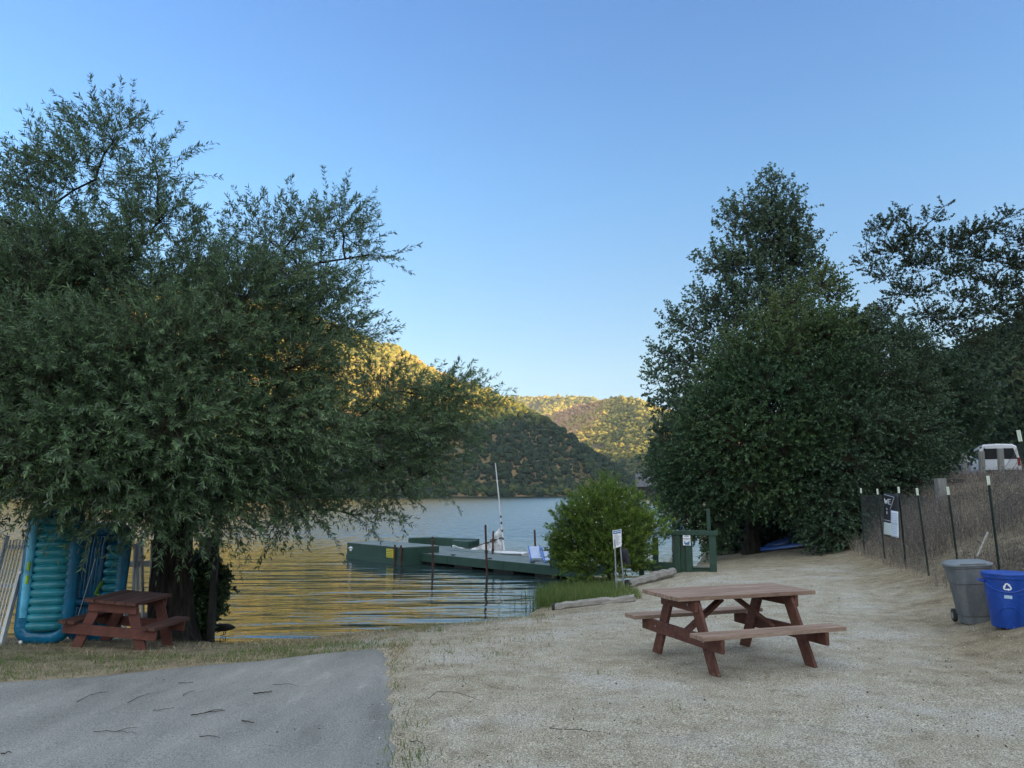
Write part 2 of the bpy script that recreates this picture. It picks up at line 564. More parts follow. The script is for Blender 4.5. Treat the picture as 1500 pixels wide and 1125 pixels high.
# lake
def water_material():
    m, nt, p = newmat('lake_water')
    L = nt.links.new
    p.inputs['Base Color'].default_value = (.016, .028, .028, 1)
    p.inputs['Roughness'].default_value = .02; p.inputs['IOR'].default_value = 1.33; p.inputs['Specular IOR Level'].default_value = .5
    tc = N(nt, 'ShaderNodeTexCoord'); sep = N(nt, 'ShaderNodeSeparateXYZ'); L(tc.outputs['Object'], sep.inputs[0])
    far = N(nt, 'ShaderNodeMapRange', i_1=23.0, i_2=44.0, i_3=0.0, i_4=1.0); far.clamp = True; L(sep.outputs['Y'], far.inputs[0])
    wob = N(nt, 'ShaderNodeTexNoise', i_Scale=.18, i_Detail=2); L(tc.outputs['Object'], wob.inputs['Vector'])
    def layer(scale, stretch, rotz, amp0, amp1, det):
        v = coords(nt, stretch, (0, 0, R(rotz)))
        n = N(nt, 'ShaderNodeTexNoise', i_Scale=scale, i_Detail=det, i_Roughness=.5, i_Distortion=.25); L(v, n.inputs['Vector'])
        a = N(nt, 'ShaderNodeMapRange', i_1=0.0, i_2=1.0, i_3=amp0, i_4=amp1); L(far.outputs[0], a.inputs[0])
        k = N(nt, 'ShaderNodeMath', operation='MULTIPLY'); L(n.outputs['Fac'], k.inputs[0]); L(a.outputs[0], k.inputs[1])
        return k.outputs[0]
    h1 = layer(1.0, (.34, 1.35, 1), -7, .055, .014, 1.5)
    h2 = layer(1.0, (.8, 4.2, 1), -5, .013, .012, 2.0)
    h3 = layer(1.0, (4.0, 9.0, 1), 12, .002, .007, 2.0)
    h4 = layer(1.0, (1.7, .42, 1), 6, .0, .11, 3.0)
    s0 = N(nt, 'ShaderNodeMath', operation='ADD'); L(h4, s0.inputs[0]); L(h1, s0.inputs[1]); h1 = s0.outputs[0]
    s1 = N(nt, 'ShaderNodeMath', operation='ADD'); L(h1, s1.inputs[0]); L(h2, s1.inputs[1])
    s2 = N(nt, 'ShaderNodeMath', operation='ADD'); L(s1.outputs[0], s2.inputs[0]); L(h3, s2.inputs[1])
    b = N(nt, 'ShaderNodeBump', i_Strength=1.0, i_Distance=1.0); L(s2.outputs[0], b.inputs['Height'])
    # wind waves lean towards this shore: their faces on this side are the steeper ones
    kb = N(nt, 'ShaderNodeMapRange', i_1=0.0, i_2=1.0, i_3=-.002, i_4=-.098); L(far.outputs[0], kb.inputs[0])
    cv = N(nt, 'ShaderNodeCombineXYZ'); L(kb.outputs[0], cv.inputs['Y'])
    va = N(nt, 'ShaderNodeVectorMath', operation='ADD'); L(b.outputs[0], va.inputs[0]); L(cv.outputs[0], va.inputs[1])
    vn = N(nt, 'ShaderNodeVectorMath', operation='NORMALIZE'); L(va.outputs[0], vn.inputs[0])
    L(vn.outputs[0], p.inputs['Normal'])
    return m


wx = axis([(-2500, -60, 20), (-60, 60, 61), (60, 2500, 20)]); wy = axis([(10, 60, 51), (60, 600, 40), (600, 2500, 8)])
WX, WY = np.meshgrid(wx, wy, indexing='ij')
lk = npmesh('water', np.stack([WX, WY, np.full(WX.shape, WATER)], -1).reshape(-1, 3), grid_faces(len(wx), len(wy)), water_material(), smooth=True)
tag(lk, kind='structure')

# ------------------------------------------------------------------ far hills
def px_ridge(rows):
    return [tuple(pt(x, y, d)) for x, y, d in rows]


RA = px_ridge([(-900, 380, 700), (-400, 400, 690), (0, 405, 670), (200, 425, 650), (400, 447, 640), (500, 482, 620), (560, 509, 610), (620, 541, 595), (680, 563, 580), (720, 581, 570),
               (760, 597, 560), (790, 611, 550), (820, 634, 530), (850, 668, 510), (880, 697, 490), (905, 717, 475), (930, 727, 465)])
RA_SPUR = px_ridge([(560, 509, 610), (590, 590, 540), (600, 680, 480)]), px_ridge([(400, 447, 640), (430, 560, 530), (440, 680, 460)]), \
    px_ridge([(720, 581, 570), (735, 630, 520), (745, 700, 470)]), px_ridge([(200, 425, 650), (180, 560, 520), (170, 700, 440)])
RB = px_ridge([(985, 640, 880), (950, 596, 980), (930, 586, 1040), (905, 584, 1080), (890, 603, 1030), (872, 632, 960), (850, 664, 890), (838, 690, 840)])
RB2 = px_ridge([(930, 586, 1040), (938, 620, 930), (945, 655, 830)])
RB4 = px_ridge([(905, 584, 1080), (850, 596, 1150), (795, 610, 1230), (745, 636, 1290), (700, 680, 1340)])
RB3 = px_ridge([(950, 596, 980), (1050, 640, 800), (1150, 700, 650), (1300, 700, 600)])
RC = px_ridge([(500, 560, 1900), (650, 575, 1800), (740, 582, 1750), (790, 585, 1700), (840, 583, 1650), (880, 587, 1600), (960, 600, 1500), (1150, 640, 1500)])
RC2 = px_ridge([(840, 583, 1650), (800, 605, 1400), (780, 640, 1150)])


def hill_a(x, y):
    h = np.maximum(ridgeline(x, y, RA[:10], .76, 20), ridgeline(x, y, RA[9:], 1.25, 6))
    for s in RA_SPUR:
        h = np.maximum(h, ridgeline(x, y, s, .76, 12))
    return h + 9 * (fbm(x / 45, y / 45, 51) - .5)


def hill_b(x, y):
    h = ridgeline(x, y, RB, .62, 4)
    h = np.maximum(h, ridgeline(x, y, RB2, .5, 10))
    h = np.maximum(h, ridgeline(x, y, RB3, .4, 10))
    h = np.maximum(h, ridgeline(x, y, RB4, .74, 5))
    return h + 8 * (fbm(x / 50, y / 50, 61) - .5)


def hill_c(x, y):
    h = np.maximum(ridgeline(x, y, RC, .45, 20), ridgeline(x, y, RC2, .5, 20))
    return h + 16 * (fbm(x / 70, y / 70, 71) - .5)


hill_soil = mat('dry_hill_soil', [(.3, (.07, .06, .03)), (.5, (.14, .105, .055)), (.7, (.26, .175, .09))], scale=.05, rough=1, spec=.05, bump=.6, bscale=.4, bdist=1.5)
scrub = leafmat('hill_scrub', [(0, (.022, .034, .016)), (.15, (.034, .047, .018)), (.3, (.075, .084, .022)), (.55, (.185, .165, .040)), (.75, (.27, .215, .058)), (.9, (.31, .20, .085)), (1, (.35, .215, .12))], trans=0, rough=.9, spec=.1)


def hillmesh(name, fn, x0, x1, y0, y1, st):
    xs = np.arange(x0, x1 + st, st); ys = np.arange(y0, y1 + st, st)
    X, Y = np.meshgrid(xs, ys, indexing='ij')
    o = npmesh(name, np.stack([X, Y, np.maximum(fn(X, Y), -8)], -1).reshape(-1, 3), grid_faces(len(xs), len(ys)), hill_soil, smooth=True)
    return tag(o, kind='structure')


hillmesh('hill', hill_a, -1100, 110, 360, 960, 8)
hillmesh('hill', hill_b, -160, 700, 560, 1700, 9)
hillmesh('hill', hill_c, -700, 1100, 900, 2300, 18)

# one crown template: icosphere
bm = bmesh.new() if False else None
import bmesh
bm = bmesh.new(); bmesh.ops.create_icosphere(bm, subdivisions=1, radius=1); bm.verts.ensure_lookup_table()
ICO_V = np.array([v.co[:] for v in bm.verts]); ICO_F = np.array([[v.index for v in f.verts] for f in bm.faces]); bm.free()
bm = bmesh.new(); bmesh.ops.create_icosphere(bm, subdivisions=2, radius=1); bm.verts.ensure_lookup_table()
ICO2_V = np.array([v.co[:] for v in bm.verts]); ICO2_F = np.array([[v.index for v in f.verts] for f in bm.faces]); bm.free()


def crowns(name, P, Rd, tint, material, hi=False, squash=.85, seed=1, jit=.3):
    rng = np.random.default_rng(seed)
    IV, IF = (ICO2_V, ICO2_F) if hi else (ICO_V, ICO_F)
    n, k = len(P), len(IV)
    j = 1 + jit * (rng.random((n, k, 1)) * 2 - 1)
    sc3 = np.stack([Rd * rng.uniform(.8, 1.2, n), Rd * rng.uniform(.8, 1.2, n), Rd * squash * rng.uniform(.75, 1.35, n)], 1)
    V = IV[None] * j * sc3[:, None, :] + P[:, None, :]
    Fc = (IF[None] + (np.arange(n) * k)[:, None, None]).reshape(-1, 3)
    at = np.clip(tint[:, None] + .10 * (rng.random((n, k)) - .5), 0, 1).ravel()
    o = npmesh(name, V.reshape(-1, 3), Fc, material, attr=at)
    return tag(o, kind='stuff')


def scatter_hill(name, fn, x0, x1, y0, y1, sp, rad, seed, bare=.30, facing=True, zlo=-.5, tone_shift=None, zhi=1e9):
    rng = np.random.default_rng(seed)
    nx, ny = int((x1 - x0) / sp), int((y1 - y0) / sp)
    X, Y = np.meshgrid(np.arange(nx) * sp + x0, np.arange(ny) * sp + y0, indexing='ij')
    X = (X + rng.uniform(-.5, .5, X.shape) * sp).ravel(); Y = (Y + rng.uniform(-.5, .5, Y.shape) * sp).ravel()
    Z = fn(X, Y)
    gxd = (fn(X + 2, Y) - fn(X - 2, Y)) / 4; gyd = (fn(X, Y + 2) - fn(X, Y - 2)) / 4
    nv = np.stack([-gxd, -gyd, np.ones_like(gxd)], 1)
    vis = (nv * np.stack([-X, -Y, CAMZ - Z], 1)).sum(1) > -60
    px = 750 + X / Y * F
    keep = (Z > zlo) & (Z < zhi) & vis & (px > -120) & (px < 1130)
    nb = fbm(X / 38, Y / 38, seed + 5)
    shore_band = Z < 6
    keep &= (nb > bare) | shore_band
    X, Y, Z, nb = X[keep], Y[keep], Z[keep], nb[keep]
    r = rad * np.clip(rng.lognormal(0, .36, len(X)), .4, 1.7)
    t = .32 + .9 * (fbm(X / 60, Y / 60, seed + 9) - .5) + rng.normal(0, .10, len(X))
    if tone_shift is not None:
        t = t + tone_shift(X, Y, Z)
    crowns(name, np.stack([X, Y, Z + r * .45], 1), r, np.clip(t, 0, 1), scrub, seed=seed)


scatter_hill('hillside_woodland', hill_a, -520, 100, 400, 720, 3.0, 1.9, 11, .19, tone_shift=lambda x, y, z: .30 * sstep(40, 75, z) - .22 * sstep(65, 30, z))  # sunlit upper slope tinted lighter, shaded lower slope darker, on top of vegetation tones
scatter_hill('shoreline_trees', hill_a, -200, 100, 400, 520, 2.2, 1.9, 17, .0, zhi=4, tone_shift=lambda x, y, z: -.24 + 0 * z)
scatter_hill('shoreline_trees', hill_b, 20, 220, 600, 860, 3.0, 2.6, 18, .0, zhi=6, tone_shift=lambda x, y, z: -.24 + 0 * z)


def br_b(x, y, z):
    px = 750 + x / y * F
    return .38 * sstep(905, 860, px) * sstep(40, 70, z) + .22 + .25 * sstep(105, 130, z) - .25 * sstep(60, 30, z)  # brown shrubs on the left; tint also lightens the sunlit top, darkens the shaded foot


scatter_hill('hillside_woodland', hill_b, -60, 330, 620, 1280, 3.8, 2.2, 12, .24, tone_shift=br_b)
scatter_hill('hillside_woodland', hill_c, -250, 330, 1100, 1800, 6.5, 3.2, 13, .30, tone_shift=lambda x, y, z: .3 + 0 * x)

# ------------------------------------------------------------------ air
hz = MB().box((0, 0, 130), (6200, 6200, 280))
hm = bpy.data.materials.new('haze_air'); hm.use_nodes = True; nt = hm.node_tree
for n_ in list(nt.nodes):
    if n_.type == 'BSDF_PRINCIPLED': nt.nodes.remove(n_)
pvol = N(nt, 'ShaderNodeVolumePrincipled'); pvol.inputs['Color'].default_value = (.72, .84, 1, 1); pvol.inputs['Density'].default_value = .00011
nt.links.new(pvol.outputs[0], nt.nodes['Material Output'].inputs['Volume'])
tag(hz.build('haze', hm), kind='stuff')
# ------------------------------------------------------------------ trees
def bark(name, c0, c1, c2, vs=22):
    return mat(name, [(.3, c0), (.5, c1), (.72, c2)], scale=vs, rough=.95, spec=.1, stretch=(1, 1, .16), bump=1.0, bscale=vs * .8, bdist=.05)


bark_dark = bark('dark_furrowed_bark', (.012, .010, .009), (.032, .028, .024), (.065, .057, .048), 14)
bark_grey = bark('grey_bark', (.05, .046, .04), (.10, .095, .085), (.17, .16, .145))
twig_mat = mat('twig_bark', [(.3, (.03, .026, .018)), (.7, (.075, .065, .045))], scale=10, rough=.9, spec=.1)


def norm(a):
    return a / (np.linalg.norm(a, axis=-1, keepdims=True) + 1e-9)


def leaf_quads(P, A, S, L, W, rnd, bend=None):
    """pointed leaves: base, left, tip, right; A axis, S side"""
    L = np.asarray(L).reshape(-1, 1); W = np.asarray(W).reshape(-1, 1)
    nrm = norm(np.cross(A, S))
    lift = nrm * (W * .5)
    V = np.stack([P, P + A * L * .42 + S * W + lift, P + A * L - nrm * L * .08, P + A * L * .42 - S * W + lift], 1)
    Q = (np.arange(len(P)) * 4)[:, None] + np.arange(4)[None]
    return V.reshape(-1, 3), Q, np.repeat(rnd, 4)


def leaf_hex(P, A, S, L, W, rnd):
    L = np.asarray(L).reshape(-1, 1); W = np.asarray(W).reshape(-1, 1)
    nrm = norm(np.cross(A, S)); lift = nrm * W * .35
    V = np.stack([P, P + A * L * .22 + S * W * .8 + lift, P + A * L * .55 + S * W * .85 + lift, P + A * L - nrm * L * .12,
                  P + A * L * .55 - S * W * .85 + lift, P + A * L * .22 - S * W * .8 + lift], 1)
    b = (np.arange(len(P)) * 6)[:, None]
    Q = np.concatenate([b + np.array([[0, 1, 2, 3]]), b + np.array([[0, 3, 4, 5]])], 0)
    return V.reshape(-1, 3), Q, np.repeat(rnd, 6)


def make_tree(name, label, cat, base, trunk, lobes, n_tw, leaf, per, tlen, mats, seed, up=.25, droop=.3, spread=.5, trunk_r=.3, fork=None,
              shell=.45, group=None, hexleaf=False, limb_r=None, zmin=None, sub=7, tint=None, reach=.7, clump=.5, twig_r=.006, clear=None, align=.55):
    rng = np.random.default_rng(seed)
    root = thing(name, label, cat, base, 0, group)
    b0 = np.array(base, float)
    C = np.array([pt(l[0], l[1], l[2]) for l in lobes])
    RR = np.array([[l[3] * l[2] / F, l[5] if len(l) > 5 else (l[3] + l[4]) * .5 * l[2] / F, l[4] * l[2] / F] for l in lobes])
    wt = np.array([l[6] if len(l) > 6 else 1.0 for l in lobes])
    trunk = [np.array(p, float) for p in trunk]
    forkp = trunk[-1] if fork is None else np.array(fork, float)
    # trunk
    mb = MB()
    tp = [Vector(p - b0) for p in trunk]
    k = len(tp)
    rad = [trunk_r * (1.35 if i == 0 else 1.0 - .45 * i / (k - 1)) for i in range(k)]
    mb.tube(tp, rad, 12)
    nodes = [p for p in trunk[max(0, k - 2):]]; nrad = [rad[max(0, k - 2)], rad[-1] * .9][-len(nodes):]
    order = np.argsort(np.linalg.norm(C - forkp, axis=1))
    P0, P1, R0, R1 = [], [], [], []
    for i in order:
        NA = np.array(nodes)
        cost = np.linalg.norm(NA - C[i], axis=1) + .25 * np.linalg.norm(NA - forkp, axis=1)
        j = int(np.argmin(cost)); q = NA[j]; r = max(.02, nrad[j] * .72)
        d = C[i] - q; L = np.linalg.norm(d)
        m = q + d * .45 + np.array([0, 0, .12 * L]) + rng.normal(0, .06 * L, 3)
        n = max(3, int(L / .45)); prev = q; pr = r
        path = []
        for s in range(1, n + 1):
            t = s / n
            p = q * (1 - t) ** 2 + 2 * m * t * (1 - t) + C[i] * t * t + rng.normal(0, .025 * min(L, 2), 3)
            rr = r * (1 - t) + .018 * t
            path.append((p, rr)); nodes.append(p); nrad.append(rr)
        mb.tube([q - b0] + [p - b0 for p, _ in path], [r] + [x for _, x in path], 7)
    # twig origins
    wsel = wt * (RR[:, 0] * RR[:, 1] * RR[:, 2]) ** .72
    wsel /= wsel.sum()
    li = rng.choice(len(C), n_tw, p=wsel)
    u = norm(rng.normal(0, 1, (n_tw, 3)))
    rr = rng.random(n_tw) ** shell
    O = C[li] + RR[li] * u * rr[:, None]
    if zmin is not None:
        keep = O[:, 2] > zmin
        O, u, li = O[keep], u[keep], li[keep]
    if clear is not None:
        keep = ~clear(O)
        O, u, li = O[keep], u[keep], li[keep]
    # clumping: thin out by 3-D noise so that gaps and clusters appear
    nz = np.array([0.0])
    cn = fbm(O[:, 0] * 1.1 + O[:, 1] * .7, O[:, 2] * 1.1 - O[:, 1] * .5, seed, 3)
    keep = cn + rng.normal(0, .10, len(O)) > clump - .12
    O, u, li = O[keep], u[keep], li[keep]
    n_tw = len(O)
    # sub branches
    kd = kdtree.KDTree(len(nodes))
    for i, p in enumerate(nodes): kd.insert(Vector(p), i)
    kd.balance()
    sb = rng.choice(n_tw, min(n_tw, sub * len(C)), replace=False)
    for i in sb:
        q, j, dist = kd.find(Vector(O[i]))
        q = np.array(q); r = max(.012, nrad[j] * .5)
        mid = (q + O[i]) / 2 + rng.normal(0, .08, 3) * dist + np.array([0, 0, .08 * dist])
        P0 += [q, mid]; P1 += [mid, O[i]]; R0 += [r, r * .6]; R1 += [r * .6, .006]
        nodes += [mid, O[i]]; nrad += [r * .6, .008]
    if P0:
        v, q = seg_tubes(np.array(P0) - b0, np.array(P1) - b0, np.array(R0), np.array(R1), 5)
        mb.add(v, [tuple(x) for x in q])
    mb.build('trunk', [mats[1]], root, smooth=True, ang=60)
    kd = kdtree.KDTree(len(nodes))
    for i, p in enumerate(nodes): kd.insert(Vector(p), i)
    kd.balance()
    RT = np.empty((n_tw, 3))
    for i in range(n_tw):
        q, j, dist = kd.find(Vector(O[i]))
        q = np.array(q)
        RT[i] = O[i] + (q - O[i]) * min(1, reach / max(dist, 1e-3))
    outw = norm(u * RR[li])
    lead = norm(O - RT)
    D = norm(outw * spread + norm(O - forkp) * .45 + lead * .4 + np.array([0, 0, up]) + rng.normal(0, .28, (n_tw, 3)))
    TL = tlen * rng.uniform(.6, 1.3, n_tw)
    tipv = O + D * TL[:, None] + np.array([0, 0, -1.0]) * (droop * TL)[:, None]
    midv = O + D * TL[:, None] * .5 - np.array([0, 0, 1.0]) * (droop * TL * .25)[:, None]
    sv, sq = seg_tubes(np.concatenate([RT, O, midv]) - b0, np.concatenate([O, midv, tipv]) - b0,
                       np.concatenate([np.full(n_tw, twig_r), np.full(n_tw, twig_r * .7), np.full(n_tw, twig_r * .5)]),
                       np.concatenate([np.full(n_tw, twig_r * .7), np.full(n_tw, twig_r * .5), np.full(n_tw, twig_r * .3)]), 3)
    # leaves
    ti = np.repeat(np.arange(n_tw), per)
    t = rng.random(len(ti)) ** .8
    Dt = D[ti]; Lt = TL[ti][:, None]
    P = O[ti] + Dt * Lt * t[:, None] - np.array([0, 0, 1.0]) * (droop * Lt * t[:, None] ** 2)
    dirn = norm(Dt - np.array([0, 0, 1.0]) * (2 * droop * t[:, None]))
    perp = norm(np.cross(dirn, rng.normal(0, 1, dirn.shape)))
    A = norm(dirn * align + perp * (1 - align * .55) - np.array([0, 0, 1.0]) * .12)
    S = norm(np.cross(A, rng.normal(0, 1, A.shape) + np.array([0, 0, 1.1])))
    lr = rng.uniform(.65, 1.25, len(P))
    tw = rng.random(n_tw)
    lobet = rng.random(len(C))
    rnd = np.clip(.30 * lobet[li][ti] + .35 * tw[ti] + .35 * rng.random(len(P)), 0, 1)
    if tint is not None:
        rnd = np.clip(rnd + tint(P), 0, 1)
    fn = leaf_hex if hexleaf else leaf_quads
    lv, lq, la = fn(P - b0, A, S, leaf[0] * lr, leaf[1] * lr, rnd)
    V = np.concatenate([sv, lv]); Q = np.concatenate([sq, lq + len(sv)])
    at = np.concatenate([np.zeros(len(sv)), la])
    mi = np.concatenate([np.ones(len(sq)), np.zeros(len(lq))])
    npmesh('crown', V, Q, [mats[0], twig_mat], root, attr=at, mi=mi)
    return root


willow_leaf = leafmat('willow_leaf', [(0, (0.046, 0.082, 0.041)), (.3, (0.076, 0.144, 0.057)), (.65, (0.125, 0.217, 0.088)), (.9, (0.195, 0.295, 0.138)), (1, (0.314, 0.336, 0.146))], trans=.25, rough=.42, back=(0.115, 0.165, 0.105))
poplar_leaf = leafmat('poplar_leaf', [(0, (0.037, 0.077, 0.038)), (.5, (0.068, 0.126, 0.059)), (1, (0.117, 0.179, 0.095))], trans=.25, rough=.4, back=(0.111, 0.165, 0.109))
ash_leaf = leafmat('broad_leaf', [(0, (0.027, 0.067, 0.029)), (.45, (0.048, 0.103, 0.040)), (.75, (0.081, 0.135, 0.047)), (1, (0.121, 0.161, 0.055))], trans=.22, rough=.5)
dark_leaf = leafmat('dark_leaf', [(0, (0.024, 0.055, 0.030)), (.5, (0.046, 0.091, 0.046)), (1, (0.089, 0.145, 0.074))], trans=.2, rough=.45)
oak_leaf = leafmat('oak_leaf', [(0, (0.022, 0.041, 0.023)), (.5, (0.041, 0.071, 0.033)), (1, (0.074, 0.110, 0.050))], trans=.15, rough=.5)
bush_leaf = leafmat('bush_leaf', [(0, (0.041, 0.086, 0.021)), (.4, (0.098, 0.178, 0.032)), (.75, (0.201, 0.299, 0.052)), (1, (0.356, 0.425, 0.092))], trans=.35, rough=.45)
ivy_leaf = leafmat('ivy_leaf', [(0, (0.024, 0.053, 0.021)), (.6, (0.045, 0.090, 0.033)), (1, (0.090, 0.143, 0.053))], trans=.15)

# --- willow
wb = gz(248, 921, -.42)
WBZ = tz(wb[0], wb[1]) - .06
wtr = [(wb[0], wb[1], WBZ), (wb[0] + .02, wb[1], WBZ + .35), (wb[0] - .03, wb[1] + .02, WBZ + 1.0), (wb[0] - .05, wb[1] + .05, WBZ + 1.8), (wb[0] + .02, wb[1] + .1, WBZ + 2.6), (wb[0] + .05, wb[1] + .15, WBZ + 3.2)]
wl = [
    # px, py, depth, rx px, ry px, depth radius m, weight
    (140, 265, 12.6, 100, 80, 1.0, .42), (165, 205, 12.8, 56, 42, .7, .36), (225, 235, 12.8, 40, 34, .6, .36), (55, 305, 12.3, 88, 80, 1.1, .48), (-60, 350, 12, 90, 110, 1.2, .6),
    (232, 325, 12.6, 52, 50, .8, .38), (100, 390, 11.8, 120, 85, 1.5, .8), (215, 420, 12.4, 110, 80, 1.4, .75), (10, 470, 11.3, 110, 90, 1.4, 1), (318, 378, 13.0, 46, 55, .8, .38),
    (395, 355, 13.2, 46, 46, .8, .36), (440, 335, 13.4, 42, 38, .8, .34), (500, 335, 13.6, 45, 38, .7, .34), (540, 372, 13.6, 34, 26, .6, .30), (440, 400, 13.2, 85, 50, 1.0, .42), (360, 450, 12.7, 100, 65, 1.3, .8),
    (470, 470, 13.2, 62, 42, .9, .45), (515, 490, 13.4, 35, 25, .6, .45), (410, 545, 12.6, 95, 55, 1.3, .75), (250, 530, 11.6, 120, 90, 1.6, 1.1), (90, 560, 10.8, 130, 90, 1.5, 1.2), (-60, 600, 10.6, 90, 110, 1.3, 1),
    (570, 575, 13.7, 50, 24, .8, .30), (620, 580, 13.9, 55, 30, .7, .55), (672, 582, 14.0, 44, 24, .6, .6), (600, 630, 13.8, 85, 35, .9, .7), (515, 630, 13.2, 75, 45, 1.0, .65), (400, 630, 12.2, 110, 60, 1.3, 1.0),
    (230, 640, 11.0, 130, 80, 1.4, 1.2), (80, 660, 10.2, 120, 58, 1.2, 1.2), (560, 685, 13.7, 66, 36, .9, .55), (635, 685, 14.0, 42, 24, .7, .36), (480, 700, 13.2, 66, 36, .9, .55), (600, 728, 13.9, 50, 16, .6, .22),
    (520, 755, 13.6, 55, 18, .6, .22), (450, 745, 13.2, 42, 22, .6, .35), (390, 705, 12.4, 75, 38, 1.0, .8), (295, 712, 11.4, 75, 42, 1.0, 1.0), (170, 712, 10.5, 85, 34, .9, 1.1), (40, 692, 10.4, 70, 18, .8, 1.0),
    (345, 758, 11.8, 34, 26, .5, .45), (262, 748, 11.0, 38, 22, .5, .8), (205, 752, 10.5, 40, 16, .5, .6), (-40, 705, 10, 60, 35, .8, 1.0),
]
make_tree('willow_tree', 'large spreading willow with narrow grey-green leaves and thick dark trunk at the water', 'tree',
          (wb[0], wb[1], WBZ), wtr, wl, 14500, (.095, .0105), 30, .66, (willow_leaf, bark_dark), 101, up=.22, droop=.20, trunk_r=.40, shell=.5, sub=8, clump=.40, align=.66, twig_r=.0045,
          zmin=-.45)

# --- ivy beside the willow trunk
sb = gz(300, 918, -.5)
make_tree('ivy_shrub', 'dark leafy shrub hugging the right side of the willow trunk', 'shrub', (sb[0], sb[1], tz(sb[0], sb[1]) - .03),
          [(sb[0], sb[1], tz(sb[0], sb[1]) - .03), (sb[0] - .05, sb[1], -.1), (sb[0] - .05, sb[1], .15)],
          [(292, 870, sb[1] - .1, 24, 45, .35), (308, 872, sb[1] + .1, 13, 28, .25), (305, 850, sb[1], 20, 26, .25), (318, 852, sb[1], 14, 14, .2, .6), (296, 830, sb[1], 14, 18, .2), (296, 900, sb[1], 12, 14, .2), (285, 890, sb[1] - .2, 14, 30, .2)],
          1300, (.06, .022), 15, .18, (ivy_leaf, bark_dark), 103, up=.1, droop=.3, trunk_r=.05, sub=5, clump=.2, reach=.3, twig_r=.003, zmin=-.62)

# --- right hand group
def base_at(px, depth):
    p = pt(px, 700, depth); return (p[0], p[1], tz(p[0], p[1]) - .08)


def straight(b, topz, lean=(0, 0), n=6):
    return [(b[0] + lean[0] * i / (n - 1), b[1] + lean[1] * i / (n - 1), b[2] + (topz - b[2]) * i / (n - 1)) for i in range(n)]


cb = base_at(1105, 31)
make_tree('poplar_tree', 'tall pale green poplar standing behind the dark trees on the right bank', 'tree', cb, straight(cb, 6.5, (.2, 0)),
          [(1135, 300, 31, 38, 42, .9, .8), (1150, 345, 31, 40, 50, 1.1), (1110, 335, 31, 32, 48, 1.0), (1072, 325, 31, 24, 32, .7, .8), (1095, 385, 31, 50, 45, 1.2), (1050, 385, 31, 34, 30, .8, .7), (1165, 390, 31, 38, 45, 1.0),
           (1195, 355, 31, 16, 14, .4, .5), (1200, 415, 31, 24, 30, .6, .6), (1110, 450, 31, 60, 50, 1.3), (1050, 450, 31, 45, 40, 1.0, .8), (1012, 440, 31, 18, 18, .5, .5), (1015, 480, 31, 35, 30, .8, .8), (985, 470, 31, 18, 18, .5, .55),
           (975, 520, 31, 22, 24, .6, .6), (1020, 540, 31, 45, 45, 1.0, .9), (965, 560, 31, 22, 18, .5, .6), (1080, 520, 31, 60, 55, 1.4), (1150, 470, 31, 45, 50, 1.2), (985, 590, 30.5, 32, 22, .7, .6), (1030, 610, 30.5, 50, 50, 1.0), (958, 545, 31, 14, 10, .4, .5),
           (1090, 285, 31, 12, 14, .3, .4), (1128, 268, 31, 14, 14, .3, .5), (1160, 275, 31, 12, 16, .3, .5), (1178, 300, 31, 14, 22, .4, .5)],
          4400, (.12, .048), 13, .55, (poplar_leaf, bark_grey), 111, up=.5, droop=.05, trunk_r=.28, sub=6, clump=.44, hexleaf=False, shell=.55, twig_r=.008, align=.4)

ab = base_at(1095, 27)


def olive_tint(P):
    return .38 * sstep(5.0, 8.5, P[:, 2]) - .08


def hollow(P):
    px = 750 + F * P[:, 0] / P[:, 1]
    py = 721 - F * (P[:, 2] - CAMZ) / P[:, 1]
    return (px > 1062) & (px < 1172) & (py > 748 + .004 * (px - 1115) ** 2) & (P[:, 1] < 27.5)


make_tree('ash_tree', 'dense olive green tree with yellowish top arching over the dark hollow', 'tree', ab, straight(ab, 3.2, (.3, 0)),
          [(1205, 415, 27, 20, 36, .8, .5), (1228, 440, 27, 16, 32, .7, .5), (1168, 440, 27, 18, 40, .8, .5), (1135, 470, 26.8, 18, 42, .8, .5), (1100, 495, 26.6, 18, 44, .8, .5), (1068, 525, 26.5, 18, 42, .8, .5), (1040, 560, 26.5, 17, 40, .7, .5),
           (1195, 490, 26, 45, 40, 1.5), (1140, 520, 26.2, 42, 40, 1.4), (1090, 555, 26.2, 42, 42, 1.3), (1060, 600, 26, 40, 45, 1.3), (1140, 580, 25.5, 70, 50, 1.7), (1210, 560, 25.5, 55, 55, 1.6),
           (1030, 640, 26, 36, 50, 1.1), (1095, 640, 25.2, 65, 52, 1.6), (1170, 650, 25, 72, 58, 1.7), (1018, 700, 26.5, 36, 46, 1.0), (1070, 705, 25.5, 50, 42, 1.3), (1130, 712, 25, 58, 33, 1.3), (1180, 722, 24.8, 55, 36, 1.2), (1005, 752, 26.5, 24, 34, .8, .8),
           (1045, 762, 26, 24, 34, .7), (985, 695, 27, 22, 40, .8, .7), (1245, 480, 26.5, 20, 24, .7, .5), (1012, 605, 26.5, 14, 30, .6, .45)],
          10500, (.09, .036), 15, .58, (ash_leaf, bark_dark), 112, up=.2, droop=.18, trunk_r=.25, sub=5, clump=.40, shell=.72, twig_r=.006, tint=olive_tint, zmin=.0, clear=hollow)

